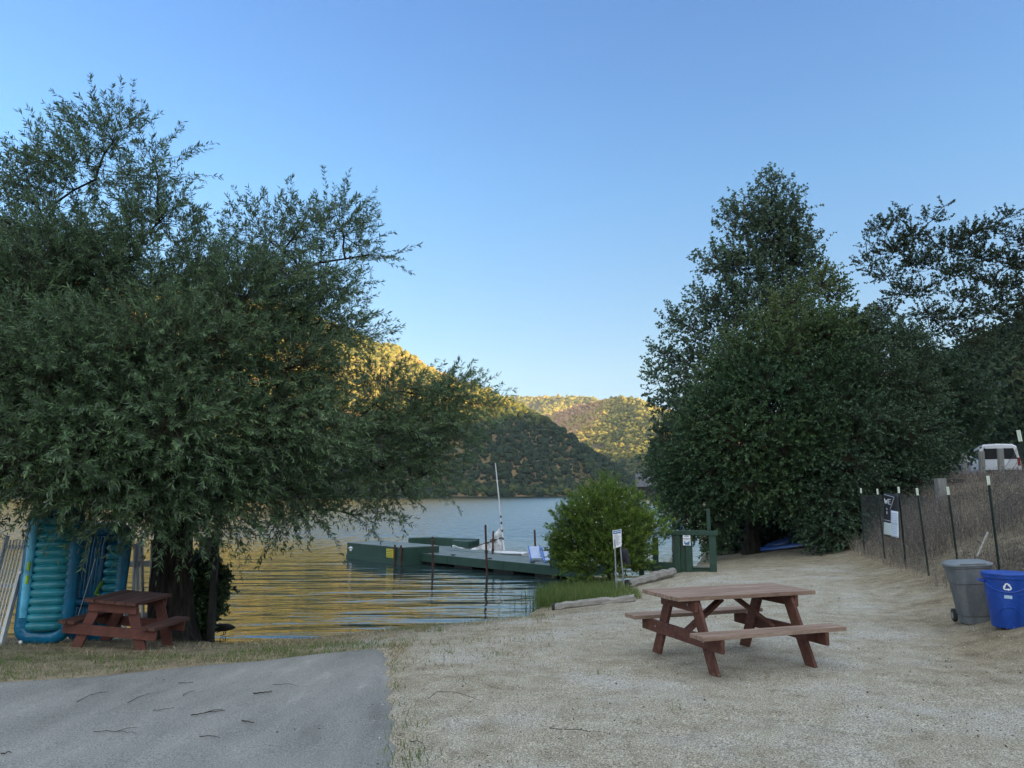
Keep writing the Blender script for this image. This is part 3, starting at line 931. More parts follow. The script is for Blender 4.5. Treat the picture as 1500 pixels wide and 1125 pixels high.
db = base_at(1262, 26)
make_tree('broadleaf_tree', 'dense blackish green tree reaching the ground left of the wire fence', 'tree', db, straight(db, 3.0, (0, 0)),
          [(1250, 490, 27, 40, 34, 1.2, .9), (1300, 500, 27.5, 42, 32, 1.2, .8), (1335, 525, 28, 40, 30, 1.0, .7), (1260, 550, 26, 60, 50, 1.6), (1325, 580, 27, 55, 45, 1.5), (1235, 620, 25, 65, 55, 1.7), (1300, 640, 25.5, 65, 50, 1.6), (1350, 650, 27, 42, 50, 1.2),
           (1230, 690, 24.3, 55, 45, 1.3), (1290, 705, 25, 55, 42, 1.3), (1335, 705, 26, 45, 35, 1.0), (1215, 745, 24, 38, 38, .9), (1250, 760, 24.2, 38, 32, .8), (1222, 780, 23.8, 36, 22, .7), (1290, 750, 25, 40, 40, .9), (1195, 700, 24.5, 35, 30, .9)],
          9800, (.088, .035), 15, .52, (dark_leaf, bark_dark), 113, up=.15, droop=.2, trunk_r=.22, sub=5, clump=.38, shell=.55, twig_r=.006, zmin=.02, clear=hollow)

lb = base_at(985, 33)
make_tree('waterside_tree', 'small pale green tree leaning over the lake left of the poplar', 'tree', lb, straight(lb, 1.8),
          [(985, 640, 33, 26, 34, .9), (970, 680, 33, 26, 30, .9), (990, 715, 33, 26, 28, .9), (1005, 670, 33, 25, 40, .9), (978, 745, 33, 16, 20, .6, .7), (1000, 600, 33, 22, 26, .7, .7)],
          900, (.14, .045), 13, .5, (poplar_leaf, bark_grey), 114, up=.2, droop=.2, trunk_r=.12, sub=5, clump=.33, twig_r=.006)

# --- open crowned oak
ob = base_at(1352, 33)
fk = pt(1352, 480, 33)
make_tree('oak_tree', 'open crowned dark oak with bare limbs against the sky on the right', 'tree', ob,
          [ob, (ob[0] - .3, ob[1], 3.0), tuple(pt(1338, 560, 33)), tuple(pt(1340, 520, 33))],
          [(1290, 335, 33, 20, 15, .4), (1318, 320, 33, 14, 14, .3), (1310, 365, 33, 30, 14, .5), (1275, 385, 33, 26, 8, .3), (1340, 345, 33, 24, 16, .5), (1366, 320, 33, 20, 8, .3, .7), (1383, 302, 33, 10, 6, .2, .5), (1300, 403, 33, 26, 12, .4),
           (1345, 385, 33, 30, 18, .6), (1388, 360, 33, 30, 18, .6), (1420, 345, 33, 24, 18, .5), (1450, 335, 33, 24, 12, .5), (1478, 318, 33, 20, 9, .3, .8), (1500, 350, 33, 30, 15, .6), (1440, 375, 33, 34, 16, .6), (1490, 385, 33, 30, 16, .6),
           (1400, 400, 33, 30, 14, .6), (1320, 430, 33, 24, 13, .4), (1350, 425, 33, 24, 13, .4), (1460, 415, 33, 38, 16, .6), (1415, 435, 33, 28, 12, .5), (1510, 430, 33, 28, 18, .6), (1300, 455, 33, 24, 12, .4), (1360, 460, 33, 26, 13, .5),
           (1400, 465, 33, 26, 10, .4), (1450, 455, 33, 34, 12, .5), (1490, 465, 33, 22, 10, .4), (1335, 490, 33, 24, 14, .5), (1390, 492, 33, 24, 8, .4), (1430, 482, 33, 26, 8, .4), (1290, 470, 33, 18, 10, .4), (1540, 380, 33, 30, 30, .8), (1255, 395, 33, 8, 5, .2, .6), (1345, 515, 33, 26, 16, .5), (1380, 480, 33, 24, 10, .4), (1420, 500, 33, 26, 10, .4), (1470, 440, 33, 26, 10, .4), (1268, 360, 33, 10, 5, .2, .6)],
          2500, (.085, .036), 20, .44, (oak_leaf, bark_dark), 115, up=.15, droop=.05, trunk_r=.20, sub=4, clump=.30, shell=.6, twig_r=.010, reach=1.0, align=.5)

# --- tree on the slope behind the van
eb = base_at(1385, 36)
make_tree('thicket_tree', 'dark rounded tree between the fence and the white van', 'tree', eb, straight(eb, 4.0),
          [(1375, 560, 36, 40, 36, 1.4), (1400, 610, 36, 48, 40, 1.5), (1365, 620, 36, 35, 45, 1.3), (1380, 660, 35.5, 28, 32, 1.0), (1350, 560, 36.5, 35, 40, 1.3), (1425, 580, 37, 30, 30, 1.2, .8)],
          1700, (.15, .065), 13, .5, (dark_leaf, bark_dark), 116, up=.15, droop=.15, trunk_r=.2, sub=5, clump=.28, twig_r=.006)

hb = base_at(1120, 30)
make_tree('undergrowth_shrub', 'dark undergrowth closing the back of the hollow behind the blue paddle boards', 'shrub', hb, straight(hb, 1.0),
          [(1085, 765, 29.5, 40, 40, .8), (1125, 770, 30, 40, 40, .8), (1165, 765, 29.5, 40, 40, .8), (1110, 735, 30, 60, 30, .8), (1060, 785, 28.5, 22, 22, .6), (1185, 785, 28, 22, 20, .6)],
          1900, (.11, .05), 14, .42, (dark_leaf, bark_dark), 117, up=.15, droop=.15, trunk_r=.08, sub=5, clump=.2, twig_r=.006)

# --- bush by the dock
bb = pt(892, 848, 18.7)
BBZ = tz(bb[0], bb[1]) - .04
make_tree('lakeside_bush', 'bright yellow-green bush with thin upright shoots and tiny white flowers beside the dock', 'bush', (bb[0], bb[1], BBZ),
          [(bb[0], bb[1], BBZ), (bb[0], bb[1], BBZ + .25), (bb[0], bb[1] + .05, BBZ + .5)],
          [(885, 735, bb[1], 26, 18, .5, .8), (860, 755, bb[1], 26, 22, .5), (915, 755, bb[1], 30, 22, .6), (835, 775, bb[1], 22, 24, .5, .8), (890, 780, bb[1], 48, 30, .8), (945, 775, bb[1], 26, 20, .5), (850, 805, bb[1], 36, 26, .6), (910, 805, bb[1] - .2, 44, 26, .7),
           (825, 800, bb[1], 14, 14, .3, .7), (838, 748, bb[1], 8, 14, .2, .35), (885, 715, bb[1], 12, 12, .25, .4), (925, 735, bb[1], 14, 12, .3, .4), (968, 755, bb[1], 12, 8, .2, .35), (902, 722, bb[1], 8, 12, .2, .35), (870, 828, bb[1] - .3, 40, 16, .5), (840, 822, bb[1], 22, 18, .4), (962, 772, bb[1], 14, 12, .3, .6), (920, 825, bb[1], 26, 14, .5), (818, 785, bb[1], 8, 16, .2, .5)],
          2500, (.08, .0115), 26, .36, (bush_leaf, bark_dark), 121, up=.62, droop=.02, trunk_r=.06, sub=5, clump=.40, reach=.4, twig_r=.003, align=.74, zmin=BBZ + .1)
bush = bpy.data.objects['lakeside_bush']
rng = np.random.default_rng(5)
flower = mat('white_petals', [(0, (.55, .55, .45)), (1, (.8, .8, .7))], rough=.8)
cro = [c for c in bush.children if c.name.startswith('crown')][0]
cv = np.empty(len(cro.data.vertices) * 3, np.float32); cro.data.vertices.foreach_get('co', cv); cv = cv.reshape(-1, 3)
sel = cv[(cv[:, 2] > .9)]
pk = sel[rng.choice(len(sel), 330, replace=False)] + rng.normal(0, .02, (330, 3))
j = .013 + .007 * rng.random(330)
fv = (ICO_V[None] * .9 * j[:, None, None] + pk[:, None, :]).reshape(-1, 3)
ff = (ICO_F[None] + (np.arange(330) * len(ICO_V))[:, None, None]).reshape(-1, 3)
fo = npmesh('flower', fv, ff, flower, bush); tag(fo, kind='stuff')

# ------------------------------------------------------------------ woods on the slopes and the right shore
slope_scrub = leafmat('slope_scrub', [(0, (0.019, 0.035, 0.019)), (.4, (0.038, 0.059, 0.030)), (.7, (0.068, 0.078, 0.038)), (1, (0.149, 0.095, 0.061))], trans=0, rough=.9, spec=.08)


def leafy_clumps(name, P, Rd, tint, material, seed, per=70, size=.22):
    rng = np.random.default_rng(seed)
    n = len(P); i = np.repeat(np.arange(n), per)
    u = norm(rng.normal(0, 1, (len(i), 3)))
    pos = P[i] + u * (Rd[i] * rng.random(len(i)) ** .35)[:, None] * np.array([1, 1, .85])
    A = norm(u * .6 + rng.normal(0, .7, u.shape)); S = norm(np.cross(A, rng.normal(0, 1, A.shape)))
    L = Rd[i] * size * rng.uniform(.7, 1.4, len(i))
    at = np.clip(tint[i] + .2 * (rng.random(len(i)) - .5), 0, 1)
    v, q, a = leaf_quads(pos, A, S, L, L * .42, at)
    o = npmesh(name, v, q, material, attr=a)
    return tag(o, kind='stuff')


rng = np.random.default_rng(31)
n = 5200
ph = rng.uniform(R(27), R(42), n); rr_ = rng.uniform(46, 150, n)
X, Y = rr_ * np.sin(ph), rr_ * np.cos(ph); Z = terrain(X, Y); e = fence_e(X, Y)
k = (Z > 4.5)
X, Y, Z = X[k], Y[k], Z[k]
t = .25 + .8 * (fbm(X / 14, Y / 14, 8) - .5) + rng.normal(0, .12, len(X)) + .30 * sstep(.63, .70, X / Y - .004 * (Z - 8) + .1 * (fbm(X / 9, Y / 9, 2) - .5))
rad = rng.lognormal(0, .3, len(X)) * 1.25
k = fbm(X / 9, Y / 9, 4) > .34
leafy_clumps('slope_brush', np.stack([X, Y, Z + .5 * rad], 1)[k], rad[k], t[k], slope_scrub, 32, per=110, size=.26)
# right shore wood between the trees and the far hills
n = 900
Y = rng.uniform(120, 460, n); sx = np.interp(Y, [112, 200, 400, 455], [22, 35, 56, 66])
X = sx + rng.random(n) ** 1.3 * 70 + 1.0
Z = terrain(X, Y)
rad = rng.uniform(1.6, 3.4, n) * np.where(X - sx < 6, .65, 1)
hh = rng.uniform(.6, 2.6, n) * np.where(X - sx < 6, .3, 1)
near_c = (np.abs(X / Y - .1775) < .022) & (Y < 243)
rad = np.where(near_c, np.minimum(rad, 1.3), rad); hh = np.where(near_c, 0, hh)
leafy_clumps('shore_woodland', np.stack([X, Y, Z + hh + rad * .6], 1), rad, .2 + .6 * rng.random(n), slope_scrub, 33, per=160, size=.22)
# ------------------------------------------------------------------ materials for the things
red_wood = mat('red_stained_wood', [(.3, (.06, .024, .017)), (.55, (.105, .042, .030)), (.8, (.17, .08, .058))], scale=7, rough=.75, stretch=(.35, 2.5, 2.5), bump=.35, bscale=40, fine=(60, .18))
worn_wood = mat('worn_red_planks', [(.25, (.13, .078, .055)), (.45, (.22, .15, .11)), (.6, (.28, .205, .16)), (.78, (.36, .29, .24))], scale=6, rough=.8, stretch=(.3, 3.5, 3), bump=.4, bscale=40, fine=(50, .2))
dark_top = mat('old_red_planks', [(.3, (.055, .022, .015)), (.6, (.10, .045, .032)), (.8, (.15, .085, .065))], scale=6, rough=.8, stretch=(.3, 3.5, 3), bump=.4, bscale=40)
dull_red = mat('dull_red_wood', [(.3, (.075, .027, .020)), (.7, (.14, .05, .037))], scale=6, rough=.8, stretch=(1, 1, 1), bump=.3, bscale=30, fine=(40, .15))
grey_wood = mat('weathered_grey_wood', [(.3, (.16, .15, .13)), (.55, (.27, .255, .225)), (.8, (.38, .36, .32))], scale=5, rough=.9, stretch=(.35, 4, 4), bump=.7, bscale=20)
post_wood = mat('grey_post_wood', [(.3, (.13, .135, .13)), (.7, (.24, .245, .235))], scale=6, rough=.9, stretch=(3, 3, .3), bump=.5, bscale=20)
dark_wood = mat('dark_wet_wood', [(.3, (.012, .012, .011)), (.7, (.035, .032, .028))], scale=8, rough=.6)
green_paint = mat('dark_green_paint', [(.3, (.014, .042, .029)), (.6, (.022, .06, .041)), (.85, (.038, .08, .058))], scale=3, rough=.6, bump=.15, bscale=15, fine=(25, .12))
deck_paint = mat('faded_green_deck', [(.3, (.075, .10, .09)), (.55, (.125, .155, .142)), (.8, (.19, .215, .20))], scale=2.2, rough=.55, fine=(18, .15))
rusty = mat('rusty_pipe', [(.35, (.035, .02, .016)), (.65, (.09, .04, .028))], scale=12, rough=.8)
white_paint = mat('white_paint', [(.3, (.50, .52, .53)), (.7, (.68, .70, .70))], scale=4, rough=.55)
white_plain = mat('white_board', [(0, (.74, .76, .78)), (1, (.80, .82, .84))], scale=3, rough=.5)
cloth_white = mat('weathered_sailcloth', [(.35, (.30, .31, .31)), (.5, (.52, .54, .55)), (.75, (.66, .68, .69))], scale=2.2, rough=.8)
blue_print = mat('blue_print', [(0, (.03, .13, .32)), (1, (.04, .17, .4))], rough=.5)
black_print = mat('black_print', [(0, (.015, .016, .02)), (1, (.03, .03, .036))], rough=.5)
yellow_sign = mat('yellow_board', [(0, (.60, .52, .03)), (1, (.68, .6, .05))], rough=.5)
metal_grey = mat('galvanised_metal', [(.3, (.25, .26, .27)), (.7, (.38, .39, .40))], scale=9, rough=.5, metal=.6)
green_steel = mat('dark_green_steel', [(.3, (.012, .022, .018)), (.7, (.026, .042, .034))], scale=9, rough=.6)
tip_white = mat('cream_white_tip', [(.3, (.55, .62, .52)), (.7, (.70, .74, .64))], scale=9, rough=.6)
net_mat = mat('dark_wire', [(0, (.03, .036, .04)), (1, (.06, .066, .07))], rough=.6)
grey_plastic = mat('grey_bin_plastic', [(.3, (.08, .092, .10)), (.5, (.12, .135, .145)), (.72, (.18, .185, .18))], scale=4, rough=.6, bump=.1, bscale=60, stretch=(1, 1, .4), fine=(45, .14))
lid_plastic = mat('pale_grey_lid', [(.3, (.14, .165, .18)), (.7, (.20, .225, .24))], scale=5, rough=.45)
blue_plastic = mat('blue_bin_plastic', [(.3, (.005, .04, .23)), (.55, (.009, .06, .33)), (.75, (.03, .09, .36))], scale=5, rough=.45, stretch=(1, 1, .4), fine=(40, .13))
rubber = mat('black_rubber', [(0, (.015, .015, .015)), (1, (.03, .03, .03))], rough=.8)
rock_mat = mat('pale_rock', [(.3, (.13, .125, .115)), (.5, (.24, .23, .21)), (.75, (.34, .33, .30))], scale=5, rough=.95, bump=.8, bscale=14, bdist=.03)


def vinyl(name, c, rough=.12, tr=.25):
    m, nt, p = newmat(name)
    n = N(nt, 'ShaderNodeTexNoise', i_Scale=5, i_Detail=3); nt.links.new(coords(nt), n.inputs['Vector'])
    r = ramp(nt, n.outputs['Fac'], [(.35, tuple(x * .75 for x in c)), (.65, tuple(min(1, x * 1.2) for x in c))])
    nt.links.new(r.outputs[0], p.inputs['Base Color'])
    p.inputs['Roughness'].default_value = rough; p.inputs['Specular IOR Level'].default_value = .35
    p.inputs['Transmission Weight'].default_value = tr
    b = N(nt, 'ShaderNodeBump', i_Strength=.35, i_Distance=.02); n2 = N(nt, 'ShaderNodeTexNoise', i_Scale=14, i_Detail=2); nt.links.new(coords(nt, (1, 1, 2.5)), n2.inputs['Vector'])
    nt.links.new(n2.outputs['Fac'], b.inputs['Height']); nt.links.new(b.outputs[0], p.inputs['Normal'])
    return m


vinyl_blue = vinyl('deep_blue_vinyl', (.007, .14, .27), .2, .1)
vinyl_teal = vinyl('teal_vinyl', (.025, .23, .29), .15, .1)
vinyl_sky = vinyl('sky_blue_vinyl', (.10, .42, .62), tr=0)
lime = vinyl('lime_print', (.30, .50, .04), tr=0)


def wiggle(seed):
    return random.Random(seed)


# ------------------------------------------------------------------ picnic tables
def picnic_table(label, loc, rz, L, W, H, foot, seat_y, seat_w, mtop, mleg, seat_h=.45, tilt=(0, 0)):
    t = thing('picnic_table', label, 'picnic table', loc, rz)
    t.rotation_euler = (tilt[0], tilt[1], rz)
    rnd = random.Random(int(L * 100))
    th = .042
    mb = MB(); n = 5; pw = W / n
    for i in range(n):
        y = -W / 2 + pw * (i + .5)
        dx = rnd.uniform(-.008, .008)
        mb.box((dx, y, H - th / 2 + rnd.uniform(-.002, .002)), (L + rnd.uniform(-.012, .012), pw - .007, th))
    mb.build('tabletop', mtop, t, bevel=.004)
    for s in (-1, 1):
        mb = MB(); k = 2
        for i in range(k):
            y = s * seat_y + (i - .5) * seat_w / k
            mb.box((rnd.uniform(-.01, .01), y, seat_h - th / 2), (L + rnd.uniform(-.01, .01), seat_w / k - .008, th))
        mb.build('seat', mtop, t, bevel=.004)
    fx = L / 2 - .24 if L > 1.3 else L / 2 - .10
    for s in (-1, 1):
        x = s * fx
        mb = MB(); mb.box((x, 0, H - th - .062), (.04, W - .05, .12))
        mb.build('top_support', mleg, t, bevel=.004)
        mb = MB(); mb.box((x, 0, seat_h - th - .07), (.04, 2 * (seat_y + seat_w / 2) - .03, .13))
        mb.build('seat_support', mleg, t, bevel=.004)
        for q in (-1, 1):
            yt, yb = q * (W / 2 - .13), q * foot
            zt = H - th - .004
            w2 = .07
            xo = x - s * .0415
            a = math.atan2(yb - yt, zt)
            ww = w2 / math.cos(a)
            poly = [(yb - ww, 0), (yb + ww, 0), (yt + ww, zt), (yt - ww, zt)]
            vs = [(xo - .019, y, z) for y, z in poly] + [(xo + .019, y, z) for y, z in poly]
            MB().add(vs, [(0, 3, 2, 1), (4, 5, 6, 7), (0, 1, 5, 4), (1, 2, 6, 5), (2, 3, 7, 6), (3, 0, 4, 7)]).build('leg', mleg, t, bevel=.004)
        if L > 1.3:
            for yy, zz in ((-(W / 2 - .16), H - .10), ((W / 2 - .16), H - .10), (-(foot - .09), seat_h - .11), ((foot - .09), seat_h - .11)):
                MB().tube([(x + s * .018, yy, zz), (x + s * .028, yy, zz)], .011, 8).build('bolt', metal_grey, t)
        if L > 1.3:
            mb = MB(); mb.beam((x - s * .07, 0, seat_h - th - .06), (s * .10, 0, H - th - .05), .04, .09, (0, 1, 0))
            mb.build('brace', mleg, t, bevel=.004)
    return t


tc = (2.38, 8.50)
picnic_table('large red-brown picnic table with worn pinkish top standing on the gravel', (*tc, tz(*tc) + .005), R(19.5), 1.74, .73, .735, .56, .67, .24, worn_wood, red_wood, seat_h=.42)
lc = (-5.34, 10.72)
picnic_table('small dark red picnic table in front of the willow trunk', (*lc, tz(*lc) - .01), R(86), .94, .72, .69, .47, .56, .21, dark_top, dull_red, seat_h=.39, tilt=(R(4), 0))

# ------------------------------------------------------------------ bins
def superring(a, b, z, n=40, e=4.0, c=(0, 0)):
    out = []
    for k in range(n):
        t = 2 * math.pi * k / n
        ct, st = math.cos(t), math.sin(t)
        out.append((c[0] + a * math.copysign(abs(ct) ** (2 / e), ct), c[1] + b * math.copysign(abs(st) ** (2 / e), st), z))
    return out


gp = pt(1429, 910, 10.2)
g = thing('trash_can', 'grey wheeled trash can with a pale grey lid beside the fence', 'trash can', (gp[0], gp[1], tz(gp[0], gp[1]) - .02), R(-14))
g.rotation_euler = (R(0), R(-3.5), R(-14)); g.scale = (.76, .76, .86)
mb = MB()
mb.loft([superring(.205, .20, 0), superring(.225, .22, .02), superring(.23, .225, .125), superring(.24, .235, .13), superring(.245, .24, .15), superring(.285, .275, .60), superring(.287, .277, .605),
         superring(.297, .287, .61), superring(.30, .29, .63), superring(.325, .31, .84), superring(.345, .33, .845), superring(.345, .33, .875)])
for sx in (-.16, .16):
    mb.beam((sx * .8, -.232, .14), (sx, -.272, .59), .02, .012, (0, 1, 0))
mb.build('bin_body', grey_plastic, g, smooth=True, bevel=.006)
mb = MB()
mb.loft([superring(.36, .345, .872), superring(.365, .35, .885), superring(.36, .345, .905), superring(.27, .25, .938, c=(0, .03)), superring(.10, .08, .945, c=(0, .04))])
mb.beam((-.2, -.33, .915), (.2, -.33, .915), .05, .02)
mb.build('lid', lid_plastic, g, smooth=True, bevel=.005)
for sx in (-1, 1):
    mb = MB(); mb.tube([(sx * .23, .20, .10), (sx * .29, .20, .10)], .10, 20)
    wh = mb.build('wheel', rubber, g, smooth=True, bevel=.01)
    MB().tube([(sx * .285, .20, .10), (sx * .294, .20, .10)], .05, 16).build('hub', metal_grey, wh, smooth=True)
MB().tube([(-.2, .33, .82), (-.2, .40, .84), (.2, .40, .84), (.2, .33, .82)], .016, 8).build('handle', grey_plastic, g, smooth=True)

bp = pt(1481, 920, 9.4)
bl = thing('recycling_bin', 'round blue recycling bin with white arrows symbol at the right edge', 'recycling bin', (bp[0], bp[1], tz(bp[0], bp[1]) - .015))
bl.scale = (.89, .89, .89); face = math.atan2(-bp[1], -bp[0])


def brad(z):
    return .222 + (.285 - .222) * z / .66


mb = MB()
mb.lathe([(.20, 0), (.218, .008), (brad(.03), .03), (brad(.50), .50), (brad(.66) - .004, .655), (brad(.66) + .014, .66), (brad(.66) + .016, .70), (brad(.66) - .01, .705)], 56)
body = mb.build('bin_body', blue_plastic, bl, smooth=True, ang=30)
mb = MB(); mb.lathe([(.300, .700), (.308, .706), (.306, .722), (.29, .73), (.25, .726), (.23, .735), (.0001, .742)], 56)
mb.build('lid', blue_plastic, bl, smooth=True, ang=30)
for s in (-1, 1):
    a = face + s * R(84)
    ca, sa = math.cos(a), math.sin(a); tx, ty = -sa, ca
    r0 = brad(.6)
    mb = MB(); mb.tube([(ca * (r0 - .01) + tx * k, sa * (r0 - .01) + ty * k, .60) if abs(k) > .07 else (ca * (r0 + .05) + tx * k, sa * (r0 + .05) + ty * k, .615) for k in (-.09, -.065, .065, .09)], .016, 8)
    mb.build('handle', blue_plastic, bl, smooth=True)


def on_bin(u, z, off=.004):
    r = brad(z) + off; a = face + u / r
    return (r * math.cos(a), r * math.sin(a), z)


mb = MB()
mb.tube([on_bin(u, .60 - .115 * math.cos(u / .30 * math.pi / 2) ** .8, .002) for u in np.linspace(-.29, .29, 25)], .010, 6)
mb.tube([on_bin(u, .455 - .02 + .03 * math.cos(u / .3 * 1.5), .0) for u in np.linspace(-.28, -.1, 9)], .007, 6)
mb.tube([on_bin(u, .455 - .02 + .03 * math.cos(u / .3 * 1.5), .0) for u in np.linspace(.1, .28, 9)], .007, 6)
mb.tube([on_bin(.11 * math.cos(t), .19 + .10 * math.sin(t) ** .7 if math.sin(t) > 0 else .19, .001) for t in np.linspace(0, math.pi, 19)], .008, 6)
mb.build('embossed_rib', blue_plastic, bl, smooth=True)


def strip(mb, pts, wdt, z0, nsub=6):
    """flat band along 2-D polyline wrapped on the bin"""
    out = []
    for (x0, y0), (x1, y1) in zip(pts[:-1], pts[1:]):
        d = math.hypot(x1 - x0, y1 - y0); nx, ny = -(y1 - y0) / d * wdt / 2, (x1 - x0) / d * wdt / 2
        mb.add([on_bin(x0 + nx, z0 + y0 + ny), on_bin(x0 - nx, z0 + y0 - ny), on_bin(x1 - nx, z0 + y1 - ny), on_bin(x1 + nx, z0 + y1 + ny)], [(0, 1, 2, 3)])


mb = MB()
for k in range(3):
    th = R(120 * k)
    def rot(p): return (p[0] * math.cos(th) - p[1] * math.sin(th), p[0] * math.sin(th) + p[1] * math.cos(th))
    strip(mb, [rot(p) for p in ((-.030, .012), (-.012, .044), (.010, .044), (.018, .030))], .017, .555)
    a, b, c = [rot(p) for p in ((.004, .022), (.036, .040), (.030, .004))]
    mb.add([on_bin(a[0], .555 + a[1]), on_bin(b[0], .555 + b[1]), on_bin(c[0], .555 + c[1])], [(0, 2, 1)])
mb.build('recycling_symbol', white_plain, bl)
mb = MB(); mb.add([on_bin(-.045, .405), on_bin(0, .405), on_bin(.045, .402), on_bin(.045, .444), on_bin(0, .447), on_bin(-.045, .447)], [(0, 1, 4, 5), (1, 2, 3, 4)])
lbm = mat('pale_blue_label', [(0, (.35, .5, .66)), (1, (.42, .56, .7))], rough=.5)
mb.build('label', lbm, bl)

# ------------------------------------------------------------------ wire fence with steel posts
FP = [(1261, 715, 21.0), (1285, 716, 19.0), (1316, 713, 16.8), (1343, 715, 14.8), (1388, 713, 13.2), (1447, 697, 11.4), (1491.5, 630, 9.2)]
LEAN = [(-.02, 0), (.08, 0), (.04, 0), (.11, .02), (.09, .02), (.06, .02), (.25, 0)]
tops = [pt(*q) for q in FP]
f0 = (tops[3][0], tops[3][1], tz(tops[3][0], tops[3][1]))
fe = thing('wire_fence', 'dark wire mesh fence on white-tipped steel posts along the gravel edge', 'fence', f0)
o0 = np.array(f0)
line = []
for (px, py, d), tp, ln in zip(FP, tops, LEAN):
    bx, by = tp[0] + ln[0], tp[1] + ln[1] * 0
    bz = tz(bx, by) - .1
    base = np.array([bx, by, bz]); ax = tp - base; ul = ax / np.linalg.norm(ax)
    white = tp - ul * .14
    mb = MB()
    mb.beam(base - o0, white - o0, .036, .008, (0, 1, 0)); mb.beam(base - o0 + np.array([0, -.014, 0]), white - o0 + np.array([0, -.014, 0]), .007, .03, (0, 1, 0))
    for k in range(10):
        q = base + (white - base) * (.25 + .07 * k); mb.box(q - o0 + np.array([0, -.031, 0]), (.012, .008, .012))
    po = mb.build('fence_post', green_steel, fe)
    mb = MB(); mb.beam(white - o0, tp - o0, .042, .012, (0, 1, 0)); mb.beam(white - o0 + np.array([0, -.014, 0]), tp - o0 + np.array([0, -.014, 0]), .010, .034, (0, 1, 0))
    mb.build('post_tip', tip_white, po)
    line.append((base + np.array([0, 0, .1]), white))
# mesh panels
P0, P1 = [], []
for (b0, w0), (b1, w1) in zip(line[:-1], line[1:]):
    L = np.linalg.norm(b1 - b0); nv = max(4, int(L / .055))
    for i in range(nv + 1):
        t = i / nv
        a = b0 + (b1 - b0) * t; c = w0 + (w1 - w0) * t + np.array([0, 0, -.05 * math.sin(math.pi * t)])
        a[2] = tz(a[0], a[1]) + .03
        P0.append(a); P1.append(c)
    nh = 15
    for k in range(nh):
        s = k / (nh - 1); m = 6
        for i in range(m):
            t0, t1 = i / m, (i + 1) / m
            def at(t):
                a = b0 + (b1 - b0) * t; c = w0 + (w1 - w0) * t + np.array([0, 0, -.05 * math.sin(math.pi * t)])
                a = a.copy(); a[2] = tz(a[0], a[1]) + .03
                return a + (c - a) * s
            P0.append(at(t0)); P1.append(at(t1))
P0 = np.array(P0) - o0; P1 = np.array(P1) - o0
v, q = seg_tubes(P0, P1, np.full(len(P0), .0022), np.full(len(P0), .0022), 3)
npmesh('wire_mesh', v, q, net_mat, fe)

# banner hanging on the fence
ba, bb_, bc, bd = pt(1296, 721.5, 18.1), pt(1317.5, 724.5, 16.6), pt(1319, 789, 16.55), pt(1296, 784, 18.05)
off = np.array([-.05, -.06, 0])
ba, bb_, bc, bd = ba + off, bb_ + off, bc + off, bd + off
bn = thing('banner', 'black banner lettered WE with white paper notices hung on the wire fence', 'banner', ba)


def bpos(u, v, o=0.0):
    p = (ba * (1 - u) + bb_ * u) * (1 - v) + (bd * (1 - u) + bc * u) * v
    nn = np.array([-.70, -.72, 0]) * (.012 * math.sin(v * 9) * math.sin(u * 5 + 1) + o)
    return p + nn - ba


def bquad(name, m, u0, u1, v0, v1, o, par, nu=6, nv=12):
    X = np.array([[bpos(u0 + (u1 - u0) * i / nu, v0 + (v1 - v0) * j / nv, o) for j in range(nv + 1)] for i in range(nu + 1)])
    ob = npmesh(name, X.reshape(-1, 3), grid_faces(nu + 1, nv + 1), m, par, smooth=True)
    s = ob.modifiers.new('cloth', 'SOLIDIFY'); s.thickness = .003
    return ob


cl = bquad('banner_cloth', black_print, 0, 1, 0, 1, 0, bn)
tl = mat('notice_paper', [(0, (.66, .72, .80)), (1, (.74, .79, .86))], rough=.6)
tl2 = mat('pale_green_paper', [(0, (.50, .56, .50)), (1, (.6, .65, .6))], rough=.6)
bquad('notice', tl, .50, .97, .39, .985, .012, bn)
bquad('notice', tl2, .02, .50, .69, .97, .008, bn)


def bline(pts, wd, o, m=None):
    mb = MB()
    for (u0, v0), (u1, v1) in zip(pts[:-1], pts[1:]):
        mb.tube([bpos(u0, v0, o), bpos(u1, v1, o)], wd, 4)
    mb.build('lettering', m or white_plain, bn)


bline([(.08, .14), (.13, .25), (.19, .17), (.25, .25), (.30, .14)], .010, .012)
bline([(.49, .14), (.36, .14), (.36, .195), (.47, .195), (.36, .195), (.36, .25), (.49, .25)], .010, .012)
bline([(.02, .04), (.72, .075), (.45, .37)], .005, .012)
bline([(.20, .36), (.25, .39)], .008, .012); bline([(.23, .42), (.24, .49)], .010, .012); bline([(.05, .635), (.48, .64)], .005, .012)
mb = MB()
for k in range(10):
    vv = .45 + .05 * k
    mb.tube([bpos(.56, vv, .018), bpos(.90, vv, .018)], .0028, 4)
bline([(.52, .68), (.96, .68)], .003, .018, black_print)
mb.build('print_lines', black_print, bn)

# stick leaning behind the grey can
s0, s1 = pt(1431, 816, 10.7), pt(1447, 780, 11.1)
tag(MB().tube([s0, (s0 + s1) / 2 + .01, s1], [.014, .013, .016], 8).build('stick', grey_wood, smooth=True), 'pale broom-like stick leaning on the fence behind the grey trash can', 'stick')

